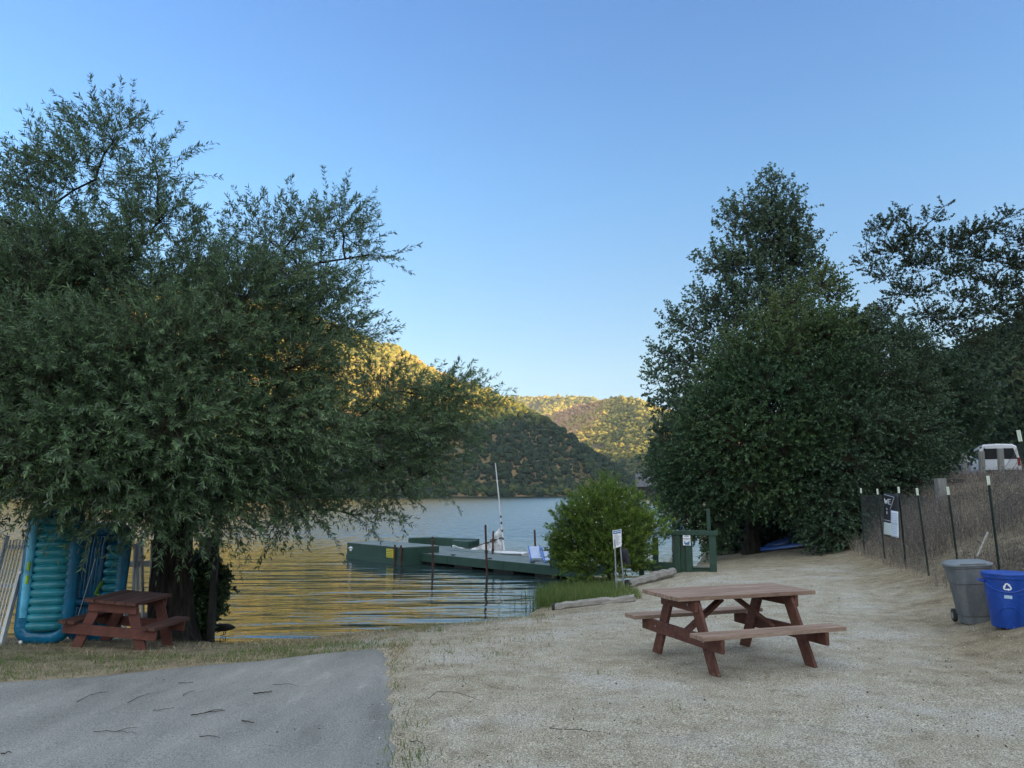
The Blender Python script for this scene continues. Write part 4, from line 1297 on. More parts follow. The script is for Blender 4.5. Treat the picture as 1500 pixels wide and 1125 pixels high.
# ------------------------------------------------------------------ timber posts by the road
for i, (px, yt, yb, d, lab) in enumerate([(1387.5, 667, 716, 31, 'leftmost grey timber post at the edge of the raised road'), (1411.5, 664, 716, 30.5, 'grey timber post just left of the white van'),
                                          (1437.5, 661, 716, 30, 'grey timber post standing in front of the left side of the white van'), (1465.5, 657, 718, 29.5, 'grey timber post in front of the rear of the white van')]):
    a, b = pt(px + 3, yb, d), pt(px, yt, d)
    o = thing('timber_post', lab, 'post', (a[0], a[1], a[2]), group='timber posts along the raised road')
    ht = b[2] - a[2]
    mb = MB()
    mb.lathe([(.125, -.3), (.12, 0), (.115, ht - .05), (.112, ht - .015), (.10, ht)], 14)
    ob = mb.build('post_shaft', post_wood, o, smooth=True, ang=50)
    o.rotation_euler = (0, -math.atan2(a[0] - b[0], ht) * .8, 0)
    mb = MB(); mb.tube([(-.02, -.11, ht * .55), (-.02, -.14, ht * .55)], .02, 6); mb.build('bolt', rusty, o)
# short stub with dark cross beam
a = pt(1379, 726, 22)
st = thing('timber_stub', 'short square grey timber post with a dark beam below the raised road', 'post', (a[0], a[1], tz(a[0], a[1]) - .05))
zt = pt(1379, 701, 22)[2] - tz(a[0], a[1]) + .05
MB().box((0, 0, zt / 2), (.24, .24, zt)).build('post_shaft', post_wood, st, bevel=.01)
MB().box((.40, .04, zt - .07), (.55, .12, .12)).build('beam', dark_wood, st, bevel=.01)
# small white marker on the slope
a = pt(1376, 590, 62); b = pt(1375, 576, 62)
tag(MB().tube([a - np.array([0, 0, 1.5]), a, b], .06, 6).build('marker_post', white_plain), 'tiny white marker post high on the brushy slope', 'post')

# ------------------------------------------------------------------ van
vm_white = mat('white_car_paint', [(0, (.62, .65, .70)), (1, (.68, .71, .76))], scale=1, rough=.25, coat=.6)
vm_glass = mat('tinted_glass', [(0, (.006, .008, .012)), (1, (.012, .015, .02))], scale=1, rough=.06, spec=.6)
vm_black = mat('black_trim', [(0, (.012, .012, .014)), (1, (.025, .025, .028))], scale=1, rough=.5)
vm_red = mat('red_lamp', [(0, (.22, .012, .012)), (1, (.28, .02, .02))], scale=1, rough=.2)
vm_grey = mat('grey_paint', [(0, (.2, .21, .23)), (1, (.24, .25, .27))], scale=1, rough=.35)
vp = pt(1466, 697, 39.5)
vz = pt(1466, 649, 39.5)[2] - 2.0
va = thing('white_van', 'white passenger van seen from behind on the raised road beside timber posts', 'van', (vp[0], vp[1], vz), math.atan2(4.5, 2.2))
vhw = .95


def vring(x, hw, z0, zb, zt, tw):
    # cross section: sill, waist, roof corner; y from -hw..hw
    return [(x, -hw * .93, z0), (x, -hw, z0 + .15), (x, -hw, zb), (x, -hw * .965, zb + .1), (x, -tw - .05, zt - .14), (x, -tw + .12, zt - .03), (x, 0, zt), (x, tw - .12, zt - .03), (x, tw + .05, zt - .14), (x, hw * .965, zb + .1), (x, hw, zb), (x, hw, z0 + .15), (x, hw * .93, z0)]


mb = MB()
rings = [vring(0, .90, .42, 1.05, 1.90, .74), vring(.05, .95, .32, 1.08, 1.96, .76), vring(.5, .95, .30, 1.08, 2.0, .77), vring(2.9, .95, .30, 1.06, 1.98, .77), vring(3.5, .95, .30, 1.05, 1.85, .72), vring(4.0, .94, .30, 1.03, 1.40, .78), vring(4.25, .93, .30, 1.0, 1.18, .80), vring(4.85, .85, .36, .85, 1.02, .70), vring(5.0, .75, .42, .75, .9, .6)]
mb.loft(rings)
mb.build('body', vm_white, va, smooth=True, ang=35)
# rear window, side windows, lamps, bumper, plate, wheels
MB().add([(-.012, -.80, 1.16), (-.012, .80, 1.16), (-.004, .66, 1.72), (-.004, -.66, 1.72), (.05, -.80, 1.16), (.05, .80, 1.16), (.05, .66, 1.72), (.05, -.66, 1.72)],
         [(0, 3, 2, 1), (0, 1, 5, 4), (1, 2, 6, 5), (2, 3, 7, 6), (3, 0, 4, 7)]).build('rear_window', vm_glass, va)
for s in (-1, 1):
    for x0, x1, x2 in ((.25, 1.35, 0), (1.42, 2.45, 0), (2.52, 3.35, .18)):
        yb, yt = s * .945, s * .845
        MB().add([(x0, yb, 1.18), (x1 + x2, yb, 1.18), (x1, yt, 1.70), (x0, yt, 1.70), (x0, yb - s * .06, 1.18), (x1 + x2, yb - s * .06, 1.18), (x1, yt - s * .06, 1.70), (x0, yt - s * .06, 1.70)],
                 [(0, 1, 2, 3) if s < 0 else (3, 2, 1, 0), (0, 4, 5, 1), (2, 1, 5, 6), (3, 2, 6, 7), (0, 3, 7, 4)]).build('side_window', vm_glass, va)
    MB().box((.02, s * .86, 1.02), (.09, .14, .42)).build('tail_light', vm_red, va, bevel=.02)
    MB().box((3.35, s * 1.05, 1.22), (.12, .22, .16)).build('side_mirror', vm_white, va, bevel=.03)
    for x in (.95, 4.05):
        wh = MB().tube([(x, s * .70, .33), (x, s * .955, .33)], .33, 20).build('wheel', rubber, va, smooth=True, bevel=.03)
        MB().tube([(x, s * .93, .33), (x, s * .962, .33)], .2, 14).build('hub', metal_grey, wh, smooth=True)
MB().box((.02, 0, .48), (.22, 1.78, .24)).build('bumper', vm_black, va, bevel=.04)
MB().box((-.02, 0, .86), (.03, .34, .17)).build('number_plate', tip_white, va, bevel=.005)
MB().box((.06, 0, 1.915), (.06, .34, .05)).build('brake_light', vm_red, va, bevel=.01)

# grey car nose left of the van
gc = pt(1421, 697, 44); gcz = pt(1421, 697, 44)[2] - .35
ca = thing('parked_car', 'dark car with grey lower panels half hidden behind the timber posts left of the van', 'car', (gc[0], gc[1], gcz), math.atan2(4.5, 2.2))


def cring(x, hw, z0, zb, zt, tw):
    return [(x, -hw * .93, z0), (x, -hw, z0 + .12), (x, -hw, zb), (x, -tw, zt - .1), (x, -tw + .15, zt), (x, tw - .15, zt), (x, tw, zt - .1), (x, hw, zb), (x, hw, z0 + .12), (x, hw * .93, z0)]


MB().loft([cring(0, .78, .45, .85, 1.05, .7), cring(.1, .85, .32, .92, 1.35, .62), cring(.5, .88, .3, .95, 1.5, .6), cring(2.2, .88, .3, .95, 1.52, .6), cring(3.0, .88, .3, .92, 1.1, .75), cring(4.2, .82, .32, .75, .9, .7)]).build('body', vm_grey, ca, smooth=True, ang=35)
MB().add([(-.01, -.6, .98), (-.01, .6, .98), (.33, .5, 1.42), (.33, -.5, 1.42), (.2, -.6, .98), (.2, .6, .98), (.4, .5, 1.42), (.4, -.5, 1.42)], [(0, 3, 2, 1), (0, 1, 5, 4), (1, 2, 6, 5), (2, 3, 7, 6), (3, 0, 4, 7)]).build('rear_window', vm_glass, ca)
for s in (-1, 1):
    MB().box((.05, s * .72, .82), (.1, .2, .14)).build('tail_light', vm_red, ca, bevel=.02)
    for x in (.8, 3.4):
        MB().tube([(x, s * .66, .3), (x, s * .885, .3)], .3, 18).build('wheel', rubber, ca, smooth=True, bevel=.03)

# ------------------------------------------------------------------ cabin on the far right shore
cz = tz(41.8, 235)
cabm = mat('dark_cabin_boards', [(.3, (.02, .018, .016)), (.7, (.05, .045, .04))], scale=3, rough=.9, stretch=(4, 4, .3))
roofm = mat('dark_metal_roof', [(.3, (.075, .075, .085)), (.7, (.11, .11, .125))], scale=1, rough=.5)
cbn = thing('cabin', 'small dark cabin with grey ribbed metal roof among trees across the water', 'cabin', (41.8, 235, cz), R(-14))
zt = pt(945, 693, 235)[2] - cz; ze = pt(945, 713, 235)[2] - cz
MB().box((0, 1.6, ze / 2 - .3), (5.6, 4.6, ze + .6)).build('wall', cabm, cbn)
mb = MB()
mb.add([(-3.3, -1.4, ze - .1), (3.3, -1.4, ze - .1), (3.0, 1.6, zt), (-3.6, 1.6, zt), (-3.3, -1.4, ze + .1), (3.3, -1.4, ze + .1), (3.0, 1.6, zt + .2), (-3.6, 1.6, zt + .2)],
       [(0, 3, 2, 1), (4, 5, 6, 7), (0, 1, 5, 4), (1, 2, 6, 5), (2, 3, 7, 6), (3, 0, 4, 7)])
mb.add([(-3.6, 1.6, zt), (3.0, 1.6, zt), (3.3, 4.6, ze), (-3.3, 4.6, ze), (-3.6, 1.6, zt + .18), (3.0, 1.6, zt + .18), (3.3, 4.6, ze + .2), (-3.3, 4.6, ze + .2)],
       [(0, 3, 2, 1), (4, 5, 6, 7), (0, 1, 5, 4), (1, 2, 6, 5), (2, 3, 7, 6), (3, 0, 4, 7)])
for k in range(14):
    t = (k + .5) / 14
    mb.beam((-3.3 + 6.6 * t, -1.4, ze + .13), (-3.6 + 6.6 * t, 1.6, zt + .23), .06, .08)
rf = mb.build('roof', roofm, cbn)
mb = MB(); mb.add([(1.0, -1.9, ze - .1), (2.0, -1.9, ze + .9), (3.0, -1.9, ze - .1), (1.0, 1, ze - .1), (2.0, 1, ze + .9), (3.0, 1, ze - .1)], [(0, 1, 2), (0, 3, 4, 1), (1, 4, 5, 2), (0, 2, 5, 3), (3, 5, 4)])
mb.build('gable', roofm, rf)
for x in (-1.5, .4):
    w_ = MB().box((x, -.72, ze * .55), (.9, .08, 1.0)).build('window', vm_glass, cbn)
# ------------------------------------------------------------------ dock
def w2(px, py, z):
    p = gz(px, py, z); return (p[0], p[1])


DZ = -.35
c1 = w2(818, 830, DZ); c2 = w2(597, 809, DZ)
dk = thing('dock', 'long dark green floating dock with faded deck reaching from the bush into the lake', 'dock', (c1[0], c1[1], WATER))
def dl(p): return (p[0] - c1[0], p[1] - c1[1])
dirv = np.array([c2[0] - c1[0], c2[1] - c1[1]]); Ld = np.linalg.norm(dirv); dirv /= Ld
nrmv = np.array([-dirv[1], dirv[0]]);
if nrmv[1] < 0: nrmv = -nrmv
def dpos(s, t): return (dirv[0] * s + nrmv[0] * t, dirv[1] * s + nrmv[1] * t)
W_ = 1.75
mb = MB()
nb = 46
for i in range(nb):
    s0, s1 = -.55 + (Ld + .55) * i / nb + .004, -.55 + (Ld + .55) * (i + 1) / nb - .004
    mb.prism([dpos(s0, .045), dpos(s1, .045), dpos(s1, W_ - .045), dpos(s0, W_ - .045)], .31, .35)
mb.build('deck', deck_paint, dk)
mb = MB()
for s0, s1 in ((-.6, 2.28), (2.3, 4.98), (5.0, Ld)):
    mb.prism([dpos(s0, 0), dpos(s1, 0), dpos(s1, .04), dpos(s0, .04)], .09, .355)
    mb.prism([dpos(s0, W_ - .04), dpos(s1, W_ - .04), dpos(s1, W_), dpos(s0, W_)], .09, .355)
mb.prism([dpos(-.64, 0), dpos(-.602, 0), dpos(-.602, W_), dpos(-.64, W_)], .09, .355)
mb.build('skirt_board', green_paint, dk)
for s in (.2, 2.0, 3.9, 5.8):
    MB().prism([dpos(s, .15), dpos(s + .9, .15), dpos(s + .9, W_ - .15), dpos(s, W_ - .15)], -.25, .085).build('float', dark_wood, dk, bevel=.02)
# end platform
pl = [dl(c2), dl(w2(600, 798.5, DZ)), dl(w2(697, 800.5, DZ)), dpos(Ld - 3.0, W_ + .01), dpos(Ld + .005, W_ + .01), dpos(Ld + .005, 0)]
MB().prism(pl, .27, .347).build('end_deck', deck_paint, dk)
# raised benches of the end platform: left box, back bench, right block
bx0, bx1 = dl(w2(590.5, 828, WATER)), dl(w2(508, 817.5, WATER))
bd_ = np.array(bx1) - np.array(bx0); bn_ = np.array([-bd_[1], bd_[0]]); bn_ /= np.linalg.norm(bn_)
if bn_[1] < 0: bn_ = -bn_
bw = 1.5
q0, q1 = np.array(bx0), np.array(bx1)
box = MB(); box.prism([tuple(q0), tuple(q1), tuple(q1 + bn_ * bw), tuple(q0 + bn_ * bw)], -.2, .555)
lb_ = box.build('raised_box', green_paint, dk)
MB().prism([tuple(q0 - bn_ * .015), tuple(q1 - bn_ * .015), tuple(q1 + bn_ * (bw + .015)), tuple(q0 + bn_ * (bw + .015))], .558, .59).build('box_top', deck_paint, lb_, bevel=.005)
u_ = (q1 - q0) / np.linalg.norm(q1 - q0); Lb = np.linalg.norm(q1 - q0)
def onbox(s, z, o=.012): p = q0 + u_ * s - bn_ * o; return (p[0], p[1], z)
def boxplate(s0, s1, z0, z1, o, m, name, par):
    MB().add([onbox(s0, z0, o), onbox(s1, z0, o), onbox(s1, z1, o), onbox(s0, z1, o), onbox(s0, z0, .002), onbox(s1, z0, .002), onbox(s1, z1, .002), onbox(s0, z1, .002)],
             [(3, 2, 1, 0), (0, 1, 5, 4), (1, 2, 6, 5), (2, 3, 7, 6), (3, 0, 4, 7)]).build(name, m, par)
boxplate(0, Lb, -.05, .13, .03, green_paint, 'wale', lb_)
for s in (.08, .45):
    p = q0 + u_ * s - bn_ * .05
    MB().tube([(p[0], p[1], -.6), (p[0], p[1], .66)], .035, 8).build('pile', rusty, dk, smooth=True)
mb = MB()
e0, e1, e2 = [np.array(dl(w2(*q, DZ))) for q in ((598, 798.5), (637, 797.3), (697, 800.5))]
back = np.array([0, .45])
mb.prism([tuple(e0), tuple(e1), tuple(e1 + np.array([.05, .5])), tuple(e0 + back)], .1, .62)
mb.prism([tuple(e1 + np.array([.003, 0])), tuple(e2), tuple(e2 + np.array([.12, .5])), tuple(e1 + np.array([.053, .5]))], .1, .615)
b2 = mb.build('bench', green_paint, dk)
g0, g1 = np.array(dl(w2(661, 801.5, DZ))), np.array(dl(w2(686, 803.5, DZ)))
MB().prism([tuple(g0), tuple(g1), tuple(g1 + np.array([.35, .75])), tuple(g0 + np.array([.1, .7]))], .1, .60).build('raised_box', green_paint, dk)
# cleats along the front edge
for s in (1.2, 3.1, 4.9, 6.3):
    mb = MB(); p = dpos(s, .18); mb.box((p[0], p[1], .385), (.16, .05, .03)); mb.box((p[0], p[1], .362), (.05, .04, .03))
    mb.build('cleat', dark_wood, dk)
# life ring shaped white marker and yellow board on the left box
nt_ = thing('notice_board', 'small yellow board with dark lettering on the side of the green dock box', 'sign', (c1[0], c1[1], WATER))
def plate2(s0, s1, z0, z1, o, o2, m, name, par):
    MB().add([onbox(s0, z0, o), onbox(s1, z0, o), onbox(s1, z1, o), onbox(s0, z1, o), onbox(s0, z0, o2), onbox(s1, z0, o2), onbox(s1, z1, o2), onbox(s0, z1, o2)],
             [(3, 2, 1, 0), (0, 1, 5, 4), (1, 2, 6, 5), (2, 3, 7, 6), (3, 0, 4, 7)]).build(name, m, par)
plate2(.60, 1.02, .20, .50, .020, .002, yellow_sign, 'board', nt_)
mb = MB(); rr2 = random.Random(4)
for z in (.46, .40, .33, .27, .23):
    s = .63
    while s < .97:
        w = rr2.uniform(.03, .075)
        a, b = onbox(s, z - .013, .026), onbox(s + w, z + .013, .026)
        p0, p1 = onbox(s, z, .024), onbox(min(s + w, .99), z, .024)
        mb.beam(p0, p1, .006, .028 if z > .3 else .018)
        s += w + .02
tag(mb.build('lettering', black_print, nt_))
p = onbox(Lb - .33, .36, .03)
lc_ = thing('dock_cleat', 'small white cleat on the left end of the green dock box', 'cleat', (c1[0] + p[0], c1[1] + p[1], WATER + p[2]))
MB().box((0, 0, 0), (.09, .05, .16)).build('base_plate', white_plain, lc_, bevel=.02)
MB().tube([(-.08, -.04, .03), (.08, -.04, .03)], .018, 8).build('horn', white_plain, lc_, smooth=True)

# mooring poles
for x0, y0, x1, y1, d, lab in ((633.5, 786, 634.5, 842, 24.9, 'dark rusty pole standing in the water in front of the dock, nearest the yellow board'),
                               (711, 769, 714.5, 846, 22.95, 'tall dark rusty pole at the front edge of the dock before the sailing dinghy'),
                               (722.5, 778, 721, 812, 26.4, 'dark pole behind the dock touching the lowered sail'),
                               (783, 776, 786.5, 822, 24.7, 'dark pole behind the dock beside the pale blue chairs')):
    a, b = pt(x1, y1, d), pt(x0, y0, d)
    a[2] = min(a[2], -1.3)
    o = thing('mooring_pole', lab, 'pole', a, group='mooring poles along the dock')
    v = Vector(b - a)
    MB().tube([(0, 0, 0), v * .5, v], [.037, .035, .032], 9).build('shaft', rusty, o, smooth=True)
    MB().tube([v * .62 + Vector((0, 0, -.04)), v * .62 + Vector((0, 0, .04))], .05, 9).build('collar', dark_wood, o, smooth=True)

# pale blue chairs on the dock edge
chair_c = mat('pale_blue_canvas', [(0, (.42, .52, .72)), (1, (.52, .62, .80))], scale=4, rough=.8)
chair_b = mat('strong_blue_strap', [(0, (.02, .10, .42)), (1, (.03, .13, .5))], rough=.6)
for px, d, wd, lab in ((783.5, 23.9, .33, 'pale blue low beach chair on the dock, left of the other chair'), (801, 23.3, .22, 'narrow pale blue beach chair partly behind the bush')):
    a = pt(px, 800, d)
    o = thing('beach_chair', lab, 'chair', (a[0], a[1], DZ), R(10), group='pale blue chairs on the dock')
    MB().add([(-wd / 2, 0, .06), (wd / 2, 0, .06), (wd / 2, .12, .42), (-wd / 2, .12, .42), (-wd / 2, .02, .06), (wd / 2, .02, .06), (wd / 2, .14, .42), (-wd / 2, .14, .42)],
             [(0, 1, 2, 3), (7, 6, 5, 4), (0, 4, 5, 1), (1, 5, 6, 2), (2, 6, 7, 3), (3, 7, 4, 0)]).build('backrest', chair_c, o)
    MB().box((0, -.17, .10), (wd, .32, .025)).build('seat', chair_c, o)
    for s in (-1, 1):
        MB().beam((s * (wd / 2 + .015), -.34, .01), (s * (wd / 2 + .015), .16, .44), .025, .03, (1, 0, 0)).build('side_frame', chair_b, o)

# sailing dinghy
bc_ = pt(722, 800, 28.6)
sd_ = thing('sailing_dinghy', 'small white sailing dinghy with lowered sail and thin raked mast behind the dock', 'boat', (bc_[0], bc_[1], WATER), R(148))
rings = []
for x, hw, zk, zs in ((-1.55, .48, -.06, .26), (-1.0, .58, -.12, .25), (0, .62, -.15, .26), (.9, .48, -.12, .30), (1.5, .24, -.06, .36), (1.85, .04, .10, .42)):
    rings.append([(x, -hw, zs), (x, -hw * .85, zs - .17), (x, -hw * .45, zk), (x, 0, zk - .02), (x, hw * .45, zk), (x, hw * .85, zs - .17), (x, hw, zs), (x, 0, zs + .05)])
MB().loft(rings).build('hull', white_paint, sd_, smooth=True, ang=35)
MB().tube([(x, s * hw, zs + .01) for s, seq in ((-1, ((-1.55, .5, .26), (-1, .6, .25), (0, .64, .26), (.9, .5, .3), (1.5, .26, .36), (1.87, .03, .42))),) for x, hw, zs in seq] +
          [(x, hw, zs + .01) for x, hw, zs in ((1.5, .26, .36), (.9, .5, .3), (0, .64, .26), (-1, .6, .25), (-1.55, .5, .26))], .022, 6).build('gunwale', metal_grey, sd_, smooth=True)
inv = Matrix.Rotation(-R(148), 3, 'Z')
def sloc(px, py, d): return inv @ Vector(pt(px, py, d) - np.array([bc_[0], bc_[1], WATER]))
m0, m1 = sloc(738.5, 806, 28.4), sloc(725.6, 678, 28.4)
ms = MB().tube([m0, m0.lerp(m1, .5), m1], [.032, .028, .016], 8).build('mast', white_paint, sd_, smooth=True)
for t in (.22, .31, .38, .13):
    MB().tube([m0.lerp(m1, t - .012), m0.lerp(m1, t + .012)], .036, 8).build('mast_band', black_print, ms)
bm0, bm1 = sloc(737, 787, 28.4), sloc(688, 804, 28.6)
MB().tube([bm0, bm1], .026, 8).build('boom', dark_wood, sd_, smooth=True)
Sg = []
for i in range(15):
    row = []
    for j in range(11):
        u, v = i / 14, j / 10
        top = np.array([736.0, 769]) * (1 - u) + np.array([718, 789]) * u
        bot = np.array([738.0, 808]) * (1 - u) + np.array([716, 808]) * u
        q = top * (1 - v) + bot * v
        row.append(sloc(q[0], q[1], 28.45 + .10 * math.sin(u * 9 + v * 3) + .05 * math.sin(v * 14 + u * 4)))
    Sg.append(row)
so_ = npmesh('sail', np.array(Sg).reshape(-1, 3), grid_faces(15, 11), cloth_white, sd_, smooth=True)
x_ = so_.modifiers.new('cloth', 'SOLIDIFY'); x_.thickness = .012
Sg = []
for i in range(15):
    row = []
    for j in range(7):
        u, v = i / 14, j / 6
        top = np.array([719.0, 793.5]) * (1 - u) + np.array([687, 805.0]) * u
        bot = np.array([719.0, 808]) * (1 - u) + np.array([687, 806.5]) * u
        q = top * (1 - v) + bot * v
        row.append(sloc(q[0], q[1], 28.5 + .06 * math.sin(u * 12 + v * 2) - .1 * v))
    Sg.append(row)
so_ = npmesh('sail', np.array(Sg).reshape(-1, 3), grid_faces(15, 7), cloth_white, sd_, smooth=True)
x_ = so_.modifiers.new('cloth', 'SOLIDIFY'); x_.thickness = .012

# ------------------------------------------------------------------ green gate and rail at the head of the dock
gA = pt(1050, 834, 18.6); gB = pt(925, 834, 19.2)
gzv = min(tz(gA[0], gA[1]), tz(gB[0], gB[1])) - .02
ga = thing('dock_gate', 'dark green wooden gate and railing with panels at the head of the dock', 'gate', (gA[0], gA[1], -.18))
gdir = np.array([gB[0] - gA[0], gB[1] - gA[1], 0]); gL = np.linalg.norm(gdir); gdir /= gL
gn = np.array([gdir[1], -gdir[0], 0]);
if gn[1] > 0: gn = -gn
def gs(px):  # distance along gate of a photo column
    d = ray(px, 800); # solve (d.x/d.y) ratio on the line
    r = d[0] / d[1]
    return (r * gA[1] - gA[0]) / (gdir[0] - r * gdir[1])
def gbox(x0, x1, z0, z1, th, o, name, m, bev=.004):
    s0, s1 = gs(x0), gs(x1)
    c = gdir * (s0 + s1) / 2 + gn * o + np.array([0, 0, (z0 + z1) / 2])
    rot = Matrix((Vector(gdir), Vector(np.cross([0, 0, 1], gdir)), Vector((0, 0, 1)))).transposed()
    return MB().box(c, (abs(s1 - s0), th, z1 - z0), rot).build(name, m, ga, bevel=bev)
def zpx(y, d=18.8): return CAMZ - (y - 721) * d / F + .18
for a, b, y0, y1 in ((935.5, 942.5, 790, 834), (956, 964, 786, 836), (1004.5, 1014, 782, 836), (1038.7, 1049, 782, 836), (987, 996.5, 782, 836)):
    gbox(a, b, zpx(y1) - .1, zpx(y0), .12, 0, 'post', green_paint)
gbox(976, 1052.5, zpx(782) + .002, zpx(775.5), .17, 0, 'top_rail', green_paint)
gbox(925, 955.8, zpx(834), zpx(821), .04, 0, 'kick_board', green_paint)
gbox(964.2, 986.8, zpx(834), zpx(821), .04, 0, 'kick_board', green_paint)
gbox(996.7, 1004.3, zpx(836), zpx(783), .03, -.02, 'panel', green_paint)
gbox(1014.2, 1038.5, zpx(836), zpx(827.5), .04, 0, 'kick_board', green_paint)
gbox(1014.2, 1038.5, zpx(827.0), zpx(825.5), .09, .02, 'ledge', deck_paint)
gbox(1036.5, 1042, zpx(775.3), zpx(745), .06, -.03, 'tall_post', green_paint)
gbox(925, 986.8, zpx(835), zpx(835) + .05, .5, -.4, 'deck', deck_paint)
# signs fixed on the gate
def gsign(name, lab, x0, x1, y0, y1, marks):
    s0, s1 = gs(x0), gs(x1)
    o = thing(name, lab, 'sign', (gA[0], gA[1], -.18))
    rot = Matrix((Vector(gdir), Vector(np.cross([0, 0, 1], gdir)), Vector((0, 0, 1)))).transposed()
    c = gdir * (s0 + s1) / 2 + gn * .072 + np.array([0, 0, (zpx(y0) + zpx(y1)) / 2])
    MB().box(c, (abs(s1 - s0), .01, zpx(y0) - zpx(y1)), rot).build('board', white_plain, o)
    for (u, v, wu, hv) in marks:
        q = c + gdir * (s1 - s0) * u + gn * .007 + np.array([0, 0, (zpx(y0) - zpx(y1)) * v])
        MB().box(q, (abs(s1 - s0) * wu, .006, (zpx(y0) - zpx(y1)) * hv), rot).build('printed_mark', blue_print, o)
gsign('sign', 'upper small white sign with faint lines on the green gate post', 1001, 1012, 778.3, 786.4, [(.0, .25, .6, .1), (0, .05, .5, .08), (0, -.18, .6, .08)])
gsign('sign', 'lower small white sign with a blue picture on the green gate post', 1001, 1012, 787, 796.3, [(0.2, -.2, .3, .4), (-.1, -.25, .3, .3), (-.25, -.05, .15, .4), (.32, .05, .12, .2), (0, .36, .7, .06)])

# panel rail where the dock meets the bush
a = pt(819, 805, 21.9)
ra = thing('rail_panel', 'dark green board panel on the dock half hidden by the bush', 'railing', (a[0], a[1], DZ), R(-45))
MB().box((0, 0, .42), (.55, .045, .84)).build('panel', green_paint, ra, bevel=.005)
for s in (-1, 1): MB().box((s * .30, .0, .45), (.07, .08, .9)).build('post', green_paint, ra, bevel=.005)

# ------------------------------------------------------------------ white sign on two legs
p0 = pt(903, 853, 16.9); p1 = pt(914.5, 850, 17.05)
p0[2] = tz(p0[0], p0[1]); p1[2] = tz(p1[0], p1[1])
d0 = 16.9; d1 = 17.1
sg = thing('notice_sign', 'white rules sign with blue heading on two thin legs in front of the bush', 'sign', p0)
s0_ = np.array(p0)
q = [pt(897.2, 777.3, d0), pt(910.3, 775.3, d0 + .12), pt(910.5, 800.2, d0 + .12), pt(898.8, 803.5, d0)]
fwdv = np.array([0, .014, 0])
mb = MB(); mb.add([x - s0_ for x in q] + [x + fwdv - s0_ for x in q], [(0, 3, 2, 1), (4, 5, 6, 7), (0, 1, 5, 4), (1, 2, 6, 5), (2, 3, 7, 6), (3, 0, 4, 7)])
mb.build('board', white_plain, sg)
def sq_(u, v): return (q[0] * (1 - u) + q[1] * u) * (1 - v) + (q[3] * (1 - u) + q[2] * u) * v - np.array([0, .006, 0]) - s0_
mb = MB(); mb.add([sq_(.06, .03), sq_(.94, .03), sq_(.94, .2), sq_(.06, .2)], [(0, 3, 2, 1)]); hd = mb.build('heading', blue_print, sg)
mb = MB()
for u0, u1 in ((.12, .2), (.26, .38), (.44, .56), (.62, .74), (.8, .88)):
    MB().tube([sq_(u0, .12) - [0, .004, 0], sq_(u1, .10) - [0, .004, 0]], .010, 4).build('letter', white_plain, hd)
mb = MB()
grey_print = mat('grey_print', [(0, (.25, .27, .3)), (1, (.35, .37, .4))], rough=.6)
for k in range(9):
    v = .28 + .07 * k; mb.tube([sq_(.12, v), sq_(.6 + .3 * ((k * 37) % 5) / 5, v)], .004, 4)
mb.build('print_lines', grey_print, sg)
MB().tube([p0 - s0_ - [0, 0, .1], q[3] - s0_ + [.03, .02, .1], q[0] * .5 + q[3] * .5 - s0_ + [.03, .025, 0]], .016, 6).build('leg', metal_grey, sg)
MB().tube([p1 - s0_ - [0, 0, .1], q[2] - s0_ + [-.03, .03, .1], q[2] * .5 + q[1] * .5 - s0_ + [-.03, .03, 0]], .016, 6).build('leg', metal_grey, sg)
bgp = pt(917, 815, d1)
bag = MB()
pts_ = [pt(909, 803, d1 + .08), pt(914, 808, d1 + .08), pt(918, 818, d1 + .06), pt(921, 827, d1 + .05)]
bag.tube(pts_, [.03, .09, .08, .04], 10)
tag(bag.build('cloth_bundle', mat('black_cloth', [(.3, (.012, .013, .018)), (.7, (.035, .036, .045))], scale=9, rough=.9), smooth=True), 'dark cloth bundle hanging behind the right leg of the white sign', 'bundle')

# ------------------------------------------------------------------ logs and rocks
def log(label, a, b, r, m, seed, lift=(0, 0), sq=False):
    rn = random.Random(seed)
    a = np.array(a) + [0, 0, lift[0]]; b = np.array(b) + [0, 0, lift[1]]
    n = 12; pts = []; rad = []
    for i in range(n + 1):
        t = i / n
        pts.append(Vector(a + (b - a) * t) + Vector((rn.uniform(-1, 1), rn.uniform(-1, 1), rn.uniform(-1, 1))) * r * .16 + Vector((0, 0, r * .55)))
        rad.append(r * rn.uniform(.84, 1.14) * (.93 if i in (0, n) else 1))
    base = Vector(a)
    o = thing('log', label, 'log', a)
    MB().tube([p - base for p in pts], rad, 7 if sq else 11).build('log_body', m, o, smooth=True, ang=45 if sq else 60)
    d = (pts[1] - pts[0]).normalized()
    MB().tube([pts[0] - base - d * .012, pts[0] - base + d * .05], r * 1.01, 11).build('cut_end', dark_wood, o, smooth=True)
    return o


l0, l1 = gt(812, 893), gt(930, 881)
log('long weathered grey log lying along the edge of the grass patch', l0, l1, .085, grey_wood, 3, sq=True)
l0, l1 = pt(918, 854, 17.2), pt(988, 838, 18.2)
l0[2] = tz(l0[0], l0[1]); l1[2] = tz(l1[0], l1[1])
log('short pale squared timber with a dark end lying before the green gate', l0, l1, .10, grey_wood, 5, (.02, .06), sq=True)


def rock(label, px, py, sx, sy, sz, seed, name='rock', m=None):
    p = gt(px, py)
    rn = np.random.default_rng(seed)
    v = ICO2_V.copy()
    v = v * (1 + .22 * (fbm(v[:, 0] * 1.7 + seed, v[:, 1] * 1.7 + v[:, 2], seed) - .5)[:, None] * 2)
    v = v * np.array([sx, sy, sz])
    o = npmesh(name, v, ICO2_F, m or rock_mat, smooth=False)
    o.location = (p[0], p[1], p[2] + sz * .35)
    return tag(o, label, name)


